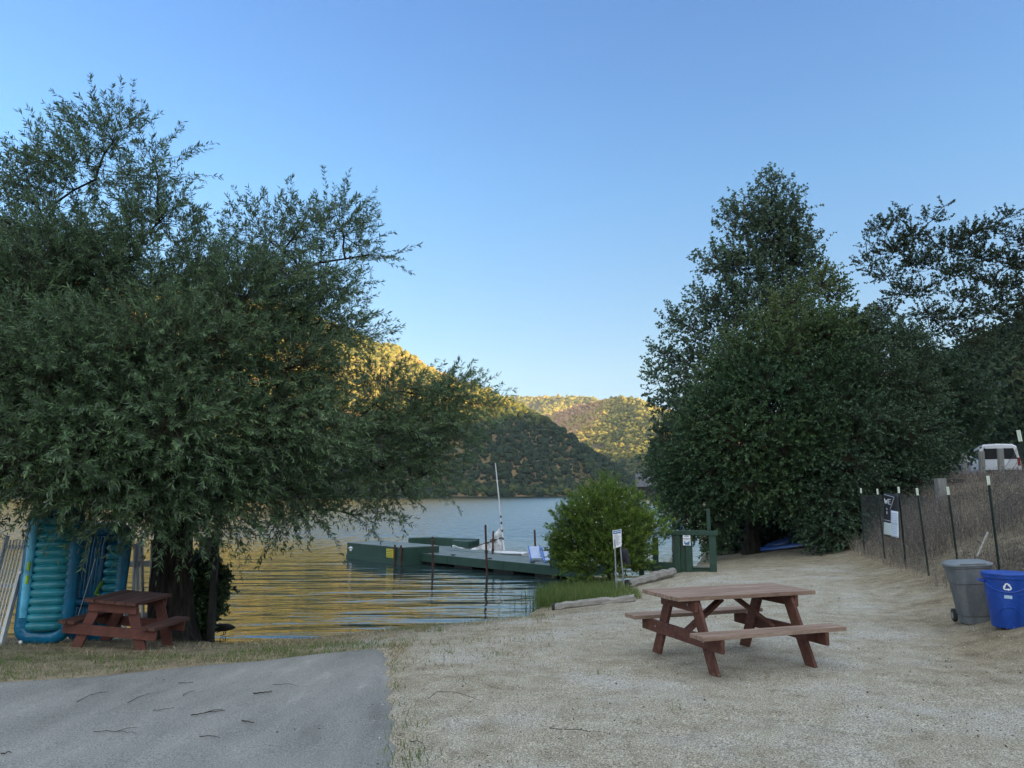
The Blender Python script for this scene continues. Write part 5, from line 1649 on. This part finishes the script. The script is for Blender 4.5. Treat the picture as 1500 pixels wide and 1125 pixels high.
rock('flat grey rock between the grass and the dock end', 846, 856, .34, .22, .13, 1)
rock('pale rounded rock under the left side of the bush', 872, 854, .36, .26, .17, 2)
rock('low grey rock under the bush just left of the white sign', 891, 858, .22, .16, .09, 3)
rock('tiny white stone lying on the mud at the water edge', 353, 938, .035, .03, .025, 6, 'stone', white_plain)

# ------------------------------------------------------------------ paddle boards by the hollow
sup_b = mat('bright_blue_board', [(0, (.01, .07, .30)), (1, (.015, .10, .38))], rough=.3, scale=2)
sup_d = mat('dark_blue_board', [(0, (.008, .04, .16)), (1, (.012, .055, .2))], rough=.35, scale=2)
for (xa, ya, da), (xb, yb, db), hw, m, lab in (((1092, 811, 21.6), (1192, 800, 24.0), .34, sup_b, 'bright blue paddle board lying nearest on the ground before the dark hollow'),
                                               ((1120, 806, 23.2), (1180, 796, 26.5), .30, sup_d, 'darker blue paddle board tilted up behind the bright one in the hollow')):
    A = gt(xa, ya); B = gt(xb, yb)
    A[2] = tz(A[0], A[1]) + .07; B[2] = tz(B[0], B[1]) + .09 + (.25 if hw < .32 else 0)
    o = thing('paddle_board', lab, 'paddle board', A)
    d = Vector(B - A); L = d.length; x = d.normalized(); y = Vector((0, 0, 1)).cross(x).normalized(); z = x.cross(y)
    y2 = (y * math.cos(.05) + z * math.sin(.05)); z2 = x.cross(y2)
    rings = []
    for i in range(17):
        t = i / 16
        w_ = hw * (max(0.02, 1 - abs(2 * t - 1) ** 2.6)) ** .6
        rock_ = .10 * max(0, t - .75) ** 1.2 + .05 * max(0, .2 - t)
        c = x * (L * t) + Vector((0, 0, rock_))
        rings.append([c + y2 * (w_ * a) + z2 * (.04 * b) for a, b in ((-1, 0), (-.85, 1), (0, 1.15), (.85, 1), (1, 0), (.85, -.9), (0, -1), (-.85, -.9))])
    MB().loft(rings).build('board', m, o, smooth=True, ang=50)
    MB().tube([x * (L * t) + z2 * .068 + y2 * (hw * .3) for t in (.35, .5, .65)], .012, 6).build('carry_strap', black_print, o)
    c = x * (L * .06) - z2 * .02; MB().tube([c, c + z2 * -.06 - x * .05], [.02, .008], 6).build('fin', black_print, o)

# ------------------------------------------------------------------ inflatable loungers
fp = pt(62, 936, 10.75); fp[2] = tz(fp[0], fp[1])
fl = thing('pool_lounger', 'large blue inflatable ribbed lounger standing on end at the left', 'pool float', (fp[0], fp[1], fp[2] - .01), R(-22))
fl.rotation_euler = (R(-5), 0, R(12)); fl.scale = (1.06, 1.06, 1.05)


def rrect(w, h, r, z0, n=7, y=0.0):
    pts = []
    for cx_, cz_, a0 in ((w / 2 - r, z0 + r, -90), (w / 2 - r, z0 + h - r, 0), (-w / 2 + r, z0 + h - r, 90), (-w / 2 + r, z0 + r, 180)):
        for k in range(n):
            a = R(a0 + 90 * k / (n - 1)); pts.append((cx_ + r * math.cos(a), y, cz_ + r * math.sin(a)))
    return pts


MB().tube(rrect(.50, 1.66, .14, .10), .10, 16, closed=True).build('outer_tube', vinyl_blue, fl, smooth=True)
mb = MB()
for k in range(14):
    z = .24 + .104 * k
    mb.tube([(-.17, -.05, z), (-.11, -.095, z), (.03, -.115, z), (.17, -.095, z), (.23, -.05, z)], [.045, .064, .07, .064, .045], 12)
mb.build('ribbed_panel', vinyl_teal, fl, smooth=True)
mb = MB(); mb.tube([(-.235, -.07, .35), (-.235, -.078, .8), (-.235, -.078, 1.3), (-.22, -.07, 1.66), (-.12, -.06, 1.76)], [.05, .055, .055, .055, .04], 12); mb.build('side_stripe', vinyl_sky, fl, smooth=True)
mb = MB()
for z in (.78, .95): mb.tube([(-.225, -.122, z), (-.222, -.124, z + .11)], .022, 8)
mb.build('lime_patch', lime, fl, smooth=True)
for x, z in ((-.33, .93), (-.22, .05)):
    MB().tube([(x, -.06, z), (x - .006, -.09, z)], .02, 12).build('valve', white_plain, fl, smooth=True)
MB().box((0, .03, .93), (.5, .05, 1.5)).build('back_sheet', vinyl_teal, fl)
fp2 = pt(134, 920, 11.4)
f2 = thing('pool_lounger', 'wide blue inflatable with lime zigzag stripes standing behind the small picnic table', 'pool float', (fp2[0], fp2[1], tz(fp2[0], fp2[1]) - .01), R(-8))
f2.rotation_euler = (R(-6), 0, R(-8))
MB().tube(rrect(.66, 1.52, .14, .10), .105, 14, closed=True).build('outer_tube', vinyl_blue, f2, smooth=True)
mb = MB()
for k in range(6):
    x = -.23 + .055 * k; mb.tube([(x, -.03, .62), (x, -.05, .75), (x, -.05, 1.35), (x, -.03, 1.5)], .034, 10)
for k in range(6):
    x = -.23 + .055 * k; mb.tube([(x, -.03, .18), (x, -.055, .3), (x, -.05, .48)], .036, 10)
mb.tube([(-.25, -.06, .55), (.05, -.06, .55)], .05, 10)
mb.build('ribbed_panel', vinyl_blue, f2, smooth=True)
mb = MB()
for k in range(9):
    z = .42 + .115 * k; mb.tube([(.13, -.05, z), (.2, -.085, z), (.29, -.085, z), (.35, -.05, z)], [.05, .062, .062, .05], 10)
mb.build('pillow', vinyl_teal, f2, smooth=True)
mb = MB()
MB().box((0, .02, .86), (.66, .04, 1.36)).build('back_sheet', vinyl_blue, f2)
zz = [(.06, .20), (.07, .42), (.00, .45), (.12, .66), (.05, .68), (.13, .86)]
for (x0, z0), (x1, z1) in zip(zz[:-1], zz[1:]):
    mb.beam((x0, -.105, z0), (x1, -.105, z1), .012, .055, (0, 1, 0))
mb.build('lime_stripe', lime, f2)
MB().tube([(-.03, -.11, 1.18), (-.10, -.13, .7), (-.17, -.14, .28)], .005, 5).build('cord', white_plain, f2)

# ------------------------------------------------------------------ white pickets and leaning gate at the left
pf0 = pt(96, 900, 12.0); pf1 = pt(222, 900, 12.35)
pf = thing('picket_fence', 'white picket fence behind the inflatables and left of the willow trunk', 'fence', (pf0[0], pf0[1], tz(pf0[0], pf0[1]) - .05))
dv = np.array(pf1) - np.array(pf0); n = 15
for i in range(n):
    t = i / (n - 1); x, y = dv[0] * t, dv[1] * t
    ln = .05 * math.sin(i * 2.1) + .03
    mb = MB(); hgt = 1.50 + .03 * math.sin(i * 5)
    a, b = Vector((x, y, -.1)), Vector((x - ln - .08 * t, y, hgt))
    mb.beam(a, b, .022, .072, (0, 1, 0)); mb.build('picket', white_paint, pf)
for z in (.35, 1.15):
    MB().beam((-.05, .035, z), (dv[0] + .05, dv[1] + .035, z), .04, .09).build('rail', white_paint, pf)
lg0 = pt(4, 920, 10.6)
lg = thing('leaning_gate', 'white slatted gate panel leaning at the left edge beside the blue lounger', 'gate', (lg0[0], lg0[1], tz(lg0[0], lg0[1]) - .02), R(8))
MB().beam((0.02, -.04, 0), (.13, .25, 1.46), .03, .105, (0, 1, .2)).build('stile', white_paint, lg, bevel=.004)
MB().beam((-.30, .0, 0), (-.19, .29, 1.46), .03, .105, (0, 1, .2)).build('stile', white_paint, lg, bevel=.004)
for k in range(6):
    x = -.235 + .042 * k
    mb = MB(); mb.beam((x, .0, .06), (x + .105, .27, 1.40), .012, .033, (0, 1, .2)); mb.build('slat', white_paint, lg)
for z in (.22, .78, 1.3):
    f = z / 1.46
    MB().beam((-.29 + .11 * f, .035 + .28 * f, z), (.02 + .11 * f, .015 + .28 * f, z), .02, .06).build('rail', white_paint, lg)

# grey board on a post right of the trunk
a = pt(309, 925, 12.75)
wp = thing('post_with_board', 'dark timber post with a small grey box right of the willow trunk', 'post', (a[0], a[1], tz(a[0], a[1]) - .1))
zt = pt(309, 782, 12.6)[2] - (tz(a[0], a[1]) - .1)
MB().box((0, 0, zt / 2), (.10, .10, zt)).build('post_shaft', dark_wood, wp, bevel=.008)
zb = pt(298, 818, 12.6)[2] - (tz(a[0], a[1]) - .1)
MB().box((-.15, -.02, (zt + zb) / 2 - .03), (.19, .12, zt - zb - .06)).build('box', post_wood, wp, bevel=.008)

# ------------------------------------------------------------------ bird at the water edge
p = gz(329, 931, -.69)
bd2 = thing('bird', 'dark hunched waterbird standing at the water edge below the willow', 'bird', (p[0], p[1], p[2]), R(175)); bd2.scale = (1.12, 1.12, 1.12)
feather = mat('dark_feathers', [(.3, (.010, .010, .009)), (.6, (.022, .020, .017)), (.8, (.04, .036, .03))], scale=30, rough=.8, stretch=(.4, 1, 1), bump=.4, bscale=60)
me = bpy.data.meshes.new('body')
sk = [((-.17, 0, .12), .012), ((-.13, 0, .125), .032), ((-.05, 0, .125), .066), ((.04, 0, .125), .070), ((.10, 0, .115), .050), ((.135, 0, .10), .028), ((.15, 0, .075), .022), ((.165, 0, .055), .024), ((.19, 0, .045), .010)]
me.from_pydata([s[0] for s in sk], [(i, i + 1) for i in range(len(sk) - 1)], [])
me.materials.append(feather)
ob = bpy.data.objects.new('body', me); COL.objects.link(ob); ob.parent = bd2
ob.modifiers.new('skin', 'SKIN'); ob.modifiers.new('sub', 'SUBSURF').levels = 2
ob.modifiers['sub'].render_levels = 2
for v_, s in zip(me.skin_vertices[0].data, sk): v_.radius = (s[1], s[1] * .9)
me.skin_vertices[0].data[3].use_root = True
for s in (-1, 1):
    MB().tube([(.0, s * .03, .08), (.0, s * .032, .035), (.015, s * .035, .006), (.05, s * .04, .004)], [.010, .006, .005, .006], 6).build('leg', dark_wood, bd2, smooth=True)
    MB().loft([[(-.12, s * .02, .135), (-.12, s * .025, .14), (-.12, s * .02, .145)], [(-.03, s * .062, .11), (-.03, s * .072, .14), (-.03, s * .05, .17)], [(.06, s * .058, .11), (.06, s * .068, .135), (.06, s * .05, .165)], [(.10, s * .03, .12), (.10, s * .035, .125), (.10, s * .03, .13)]]).build('wing', feather, bd2, smooth=True)
MB().tube([(.19, 0, .045), (.215, 0, .036)], [.008, .002], 6).build('beak', dark_wood, bd2)

# ------------------------------------------------------------------ twigs on the ramp and gravel
twm = mat('dark_twig', [(.3, (.02, .015, .012)), (.7, (.06, .045, .03))], scale=30, rough=.9)
def hgt(x, y): return tz(x, y) + .03
TW = [([(278, 1055), (298, 1054), (330, 1049)], .010, 'forked brown twig near the middle of the concrete ramp'), ([(371, 1023), (399, 1020)], .014, 'thick short brown stick on the concrete ramp'),
      ([(222, 1050), (254, 1045)], .006, 'thin pale curved twig left of the forked twig'), ([(292, 1088), (310, 1087), (323, 1090)], .007, 'thin twig close to the front of the ramp below the forked twig'),
      ([(138, 1080), (170, 1080), (198, 1082)], .006, 'long straight thin twig at the lower left of the ramp'), ([(260, 1008), (283, 1006)], .008, 'short dark twig high on the ramp near the dry grass'),
      ([(267, 1027), (275, 1021), (285, 1018)], .007, 'short bent twig between the high twig and the thick stick'), ([(400, 1009), (418, 1007), (435, 1010)], .005, 'faint thin twig right of the thick stick'),
      ([(186, 1037), (205, 1026), (220, 1022)], .006, 'slanting thin twig left of the ramp centre'), ([(112, 1035), (130, 1026), (150, 1020)], .006, 'slanting twig at the far left of the ramp'),
      ([(354, 1065), (362, 1066), (370, 1067)], .012, 'stubby brown bark piece on the ramp'), ([(0, 1113), (18, 1111)], .010, 'dark stick at the left edge of the photo on the ramp'),
      ([(627, 1031), (640, 1020), (668, 1021), (690, 1027), (705, 1034)], .006, 'curved thin twig on the gravel right of the ramp edge'), ([(805, 1074), (850, 1078), (893, 1083)], .006, 'long straight twig on the gravel below the large picnic table'),
      ([(600, 1094), (612, 1095), (620, 1099)], .007, 'short twig on the gravel beside the ramp edge near the front')]
for i, (pp, r, lab) in enumerate(TW):
    P = [gt(*q) for q in pp]
    r = r * .62; P = [np.array([q[0], q[1], hgt(q[0], q[1]) + r * .6]) for q in P]
    b = P[0]
    rn = random.Random(i)
    pts_ = []
    for s in range(9):
        t = s / 8 * (len(P) - 1); k = min(int(t), len(P) - 2); f = t - k
        pts_.append(Vector(P[k] * (1 - f) + P[k + 1] * f - b) + Vector((rn.uniform(-.006, .006), rn.uniform(-.012, .012), rn.uniform(0, .006))))
    mb = MB(); mb.tube(pts_, [r * (1 - .06 * s) * .8 for s in range(9)], 5)
    if i in (0, 4, 9): mb.tube([pts_[4], pts_[4] + Vector((.05, .07, .004)), pts_[4] + Vector((.12, .10, .002))], [r * .6, r * .5, r * .3], 4)
    o = mb.build('twig', twm, smooth=True); o.location = b
    tag(o, lab, 'twig', 'fallen twigs on the ground')

# ------------------------------------------------------------------ grass, straw, brush, pebbles
straw_m = leafmat('straw_blades', [(0, (.10, .075, .045)), (.4, (.24, .19, .115)), (.75, (.40, .335, .21)), (1, (.52, .45, .31))], trans=.1, rough=.8, spec=.1)
green_m = leafmat('green_blades', [(0, (.055, .095, .02)), (.5, (.10, .16, .035)), (.8, (.15, .20, .055)), (1, (.30, .27, .13))], trans=.25, rough=.6)
brush_m = leafmat('dry_brush_stems', [(0, (.065, .056, .052)), (.45, (.15, .132, .118)), (.8, (.26, .23, .19)), (1, (.44, .38, .28))], trans=.05, rough=.9, spec=.05)


def blades(name, X, Y, Hh, Wd, lean, rnd, material, seed, dz=0.0, az=None):
    rng = np.random.default_rng(seed); n = len(X)
    Z = terrain(X, Y) + dz
    a = rng.uniform(0, 2 * math.pi, n); b = rng.uniform(0, 2 * math.pi, n) if az is None else az
    P = np.stack([X, Y, Z], 1)
    S = np.stack([np.cos(a), np.sin(a), np.zeros(n)], 1) * (Wd / 2)[:, None]
    Ld_ = np.stack([np.cos(b), np.sin(b), np.zeros(n)], 1)
    up = np.array([0, 0, 1.0])
    M = P + up * (Hh * .55)[:, None] * np.sqrt(np.maximum(0.02, 1 - .5 * lean ** 2))[:, None] + Ld_ * (Hh * lean * .35)[:, None]
    T = P + up * (Hh * np.sqrt(np.maximum(.01, 1 - np.minimum(lean, .99) ** 2)))[:, None] + Ld_ * (Hh * lean)[:, None]
    V = np.stack([P - S, P + S, M + S * .7, T, M - S * .7], 1).reshape(-1, 3)
    bse = (np.arange(n) * 5)[:, None]
    Qd = bse + np.array([[0, 1, 2, 4]])
    Tr = bse + np.array([[4, 2, 3, 3]])
    # quads plus a thin tip triangle (as quad pairs): use two meshes' worth of quads with a split tip
    V2 = np.stack([P - S, P + S, M + S * .7, M - S * .7, T - S * .12, T + S * .12], 1).reshape(-1, 3)
    b6 = (np.arange(n) * 6)[:, None]
    Q = np.concatenate([b6 + np.array([[0, 1, 2, 3]]), b6 + np.array([[3, 2, 5, 4]])], 0)
    o = npmesh(name, V2, Q, material, attr=np.repeat(rnd, 6))
    return tag(o, kind='stuff')


rng = np.random.default_rng(77)
n = 120000
X = rng.uniform(-13, .6, n); Y = rng.uniform(6.6, 15, n)
d = polydist(X, Y, SHORE); ins = inside(X, Y, LAND)
edge = np.where(X < pave_edge_x(Y) + .02, pave_far_y(X), 7.9 + .5 * fbm(X * 2, Y * 2, 3))
den = fbm(X * 1.6, Y * 1.6, 12)
k = ins & (d > .12) & (Y > edge + .02) & (rng.random(n) < sstep(.28, .55, den) * .85 + .15) & (rng.random(n) < np.where(X > -1.3, .16, np.where((X < -3.6) & (Y > 10.0), .35, 1)))
X, Y, d = X[k], Y[k], d[k]
gm = fbm(X * .8 + 3, Y * .8, 14) + rng.normal(0, .10, len(X))
lush = gm + .16 * np.exp(-((Y - (9.55 + (X + 3.6) * .25)) / .75) ** 2) > .53
s = ~lush
blades('dry_grass', X[s], Y[s], rng.uniform(.03, .11, s.sum()), rng.uniform(.004, .009, s.sum()), rng.uniform(.75, .99, s.sum()), np.clip(rng.normal(.55, .25, s.sum()), 0, 1), straw_m, 1)
blades('grass', X[lush], Y[lush], rng.uniform(.025, .075, lush.sum()), rng.uniform(.004, .008, lush.sum()), rng.uniform(.4, .97, lush.sum()), np.clip(rng.normal(.5, .25, lush.sum()), 0, 1), green_m, 2)
# lush patch by the bush
poly = [tuple(gt(*q)[:2]) for q in ((786, 893), (788, 868), (815, 858), (850, 855), (905, 858), (935, 868), (940, 878), (880, 884), (812, 890))]
xs_ = [q[0] for q in poly]; ys_ = [q[1] for q in poly]
n = 34000
X = rng.uniform(min(xs_), max(xs_), n); Y = rng.uniform(min(ys_), max(ys_), n)
k = inside(X, Y, poly) & (fbm(X * 2.2, Y * 2.2, 8) + rng.normal(0, .08, n) > .30)
X, Y = X[k], Y[k]
tall = .12 + .17 * sstep(2.6, 1.0, X) + .05 * rng.random(len(X))
blades('grass', X, Y, tall * rng.uniform(.6, 1.3, len(X)), rng.uniform(.006, .012, len(X)), rng.uniform(.05, .6, len(X)), np.clip(rng.normal(.55, .2, len(X)) + .3 * sstep(2.0, 3.0, X), 0, 1), green_m, 3)
# reeds standing in the shallows
n = 90
X = rng.normal(.55, .22, n); Y = rng.uniform(15.4, 18.2, n)
blades('reeds', X, Y, rng.uniform(.3, .62, n), rng.uniform(.006, .012, n), rng.uniform(.05, .45, n), rng.random(n) * .6, green_m, 4)
# scattered tufts on the gravel
TX, TY = [], []
for px, py, m_ in ((725, 961, 40), (655, 957, 18), (590, 1113, 60), (595, 1050, 22), (640, 945, 30), (690, 940, 24), (575, 948, 30), (583, 975, 26), (760, 900, 60), (800, 905, 40), (700, 915, 50), (640, 925, 40), (1040, 905, 10), (880, 990, 10), (690, 1000, 8), (584, 1010, 20), (580, 985, 14), (586, 1035, 12), (590, 1070, 26), (594, 1095, 30), (600, 1120, 40), (640, 925, 20), (1060, 870, 10), (1170, 900, 8), (850, 950, 8), (985, 1040, 6)):
    q = gt(px, py); s_ = .10 if m_ > 20 else .06
    TX.append(rng.normal(q[0], s_, m_)); TY.append(rng.normal(q[1], s_, m_))
X = np.concatenate(TX); Y = np.concatenate(TY)
blades('grass', X, Y, rng.uniform(.03, .085, len(X)), rng.uniform(.004, .008, len(X)), rng.uniform(.2, .9, len(X)), rng.random(len(X)), green_m, 5)
# straw lying over the gravel
n = 34000
X = rng.uniform(-1.5, 11, n); Y = 3.2 + 20 * rng.random(n) ** 1.6
e = fence_e(X, Y); d = polydist(X, Y, SHORE)
den = fbm(X * .7, Y * .7, 19) + .35 * sstep(-2.6, -.2, e)
k = inside(X, Y, LAND) & (X > pave_edge_x(Y) - .30 * rng.random(n) ** 3) & (e < .8) & (d > .3) & (rng.random(n) < sstep(.38, .70, den))
X, Y = X[k], Y[k]
blades('straw_litter', X, Y, rng.uniform(.012, .06, len(X)), rng.uniform(.002, .0045, len(X)), np.full(len(X), .985), np.clip(rng.normal(.6, .28, len(X)), 0, 1), straw_m, 6, dz=np.where(X < pave_edge_x(Y) + .03, .032, .012))
# leaf crumbs
n = 5200
X = rng.uniform(-7, 9, n); Y = 3.2 + 16 * rng.random(n) ** 1.4
k = inside(X, Y, LAND) & (fence_e(X, Y) < .3) & (rng.random(n) < sstep(.38, .66, fbm(X * .9, Y * .9, 23))) & ~((X < pave_edge_x(Y)) & (rng.random(n) < .6))
X, Y = X[k], Y[k]
crumb = leafmat('leaf_crumbs', [(0, (.02, .016, .012)), (.6, (.06, .045, .03)), (1, (.13, .09, .05))], trans=0, rough=.9)
blades('leaf_litter', X, Y, rng.uniform(.008, .035, len(X)), rng.uniform(.006, .018, len(X)), np.full(len(X), .97), rng.random(len(X)), crumb, 7, dz=np.where(X < pave_edge_x(Y), .03, .014))
# pebbles
n = 30000
X = rng.uniform(-1.4, 8, n); Y = 3.2 + 12 * rng.random(n) ** 1.7
k = inside(X, Y, LAND) & (fence_e(X, Y) < .2) & (X > pave_edge_x(Y) - .35 * rng.random(n) ** 4) & (polydist(X, Y, SHORE) > .4)
X, Y = X[k], Y[k]; n = len(X)
OCT = np.array([(1, 0, 0), (-1, 0, 0), (0, 1, 0), (0, -1, 0), (0, 0, .7), (0, 0, -.7)], float)
OF = np.array([(0, 2, 4), (2, 1, 4), (1, 3, 4), (3, 0, 4), (2, 0, 5), (1, 2, 5), (3, 1, 5), (0, 3, 5)])
r = .0042 * np.clip(rng.lognormal(0, .5, n), .3, 2.0)
V = OCT[None] * (1 + .35 * (rng.random((n, 6, 1)) - .5)) * r[:, None, None]
th = rng.uniform(0, 6.28, n); c_, s_ = np.cos(th), np.sin(th)
V = np.stack([V[..., 0] * c_[:, None] - V[..., 1] * s_[:, None], V[..., 0] * s_[:, None] + V[..., 1] * c_[:, None], V[..., 2]], -1)
near_noise = .03 * (fbm(X * 1.3, Y * 1.3, 21) - .5) + .02 * (fbm(X * 6, Y * 6, 22) - .5)
V = V + np.stack([X, Y, terrain(X, Y) + near_noise + r * .4 + np.where(X < pave_edge_x(Y) + .03, .03, 0)], 1)[:, None, :]
peb = leafmat('pebbles', [(0, (.16, .145, .12)), (.5, (.36, .335, .29)), (1, (.60, .58, .54))], trans=0, rough=.9, spec=.2)
tag(npmesh('pebbles', V.reshape(-1, 3), (OF[None] + (np.arange(n) * 6)[:, None, None]).reshape(-1, 3), peb, attr=np.repeat(rng.random(n), 6)), kind='stuff')

# dry brush on the bank behind the fence
n = 60000
Y = rng.uniform(4, 34, n); fx = np.interp(Y, [q[1] for q in FENCE], [q[0] for q in FENCE])
X = fx + rng.uniform(-.35, 6.0, n)
e = fence_e(X, Y)
den = fbm(X * .9, Y * .9, 29)
k = (e > -.3) & (rng.random(n) < sstep(.25, .5, den)) & ~((e < .25) & (rng.random(n) < .45))
X, Y, e = X[k], Y[k], e[k]
hh_ = rng.uniform(.25, .95, len(X)) ** 1.2 * (.55 + .7 * fbm(X * .6, Y * .6, 33)) * np.where(e < .2, .8, 1) * np.where(e > 2.6, .5, 1)
blades('dry_brush', X, Y, hh_, rng.uniform(.004, .009, len(X)), rng.uniform(.05, .75, len(X)), np.clip(rng.normal(.42, .24, len(X)) + .2 * (e < .3), 0, 1), brush_m, 8)
# seed heads and side sprigs of the brush
Zb = terrain(X, Y)
m_ = rng.choice(len(X), 26000)
P = np.stack([X[m_], Y[m_], Zb[m_] + hh_[m_] * rng.uniform(.35, 1.0, len(m_))], 1) + rng.normal(0, .08, (len(m_), 3))
A = norm(rng.normal(0, 1, P.shape) + [0, 0, .5]); S = norm(np.cross(A, rng.normal(0, 1, P.shape)))
v, q, a = leaf_quads(P, A, S, rng.uniform(.03, .11, len(P)), rng.uniform(.003, .010, len(P)), np.clip(rng.normal(.5, .28, len(P)), 0, 1))
tag(npmesh('dry_brush', v, q, brush_m, attr=a), kind='stuff')
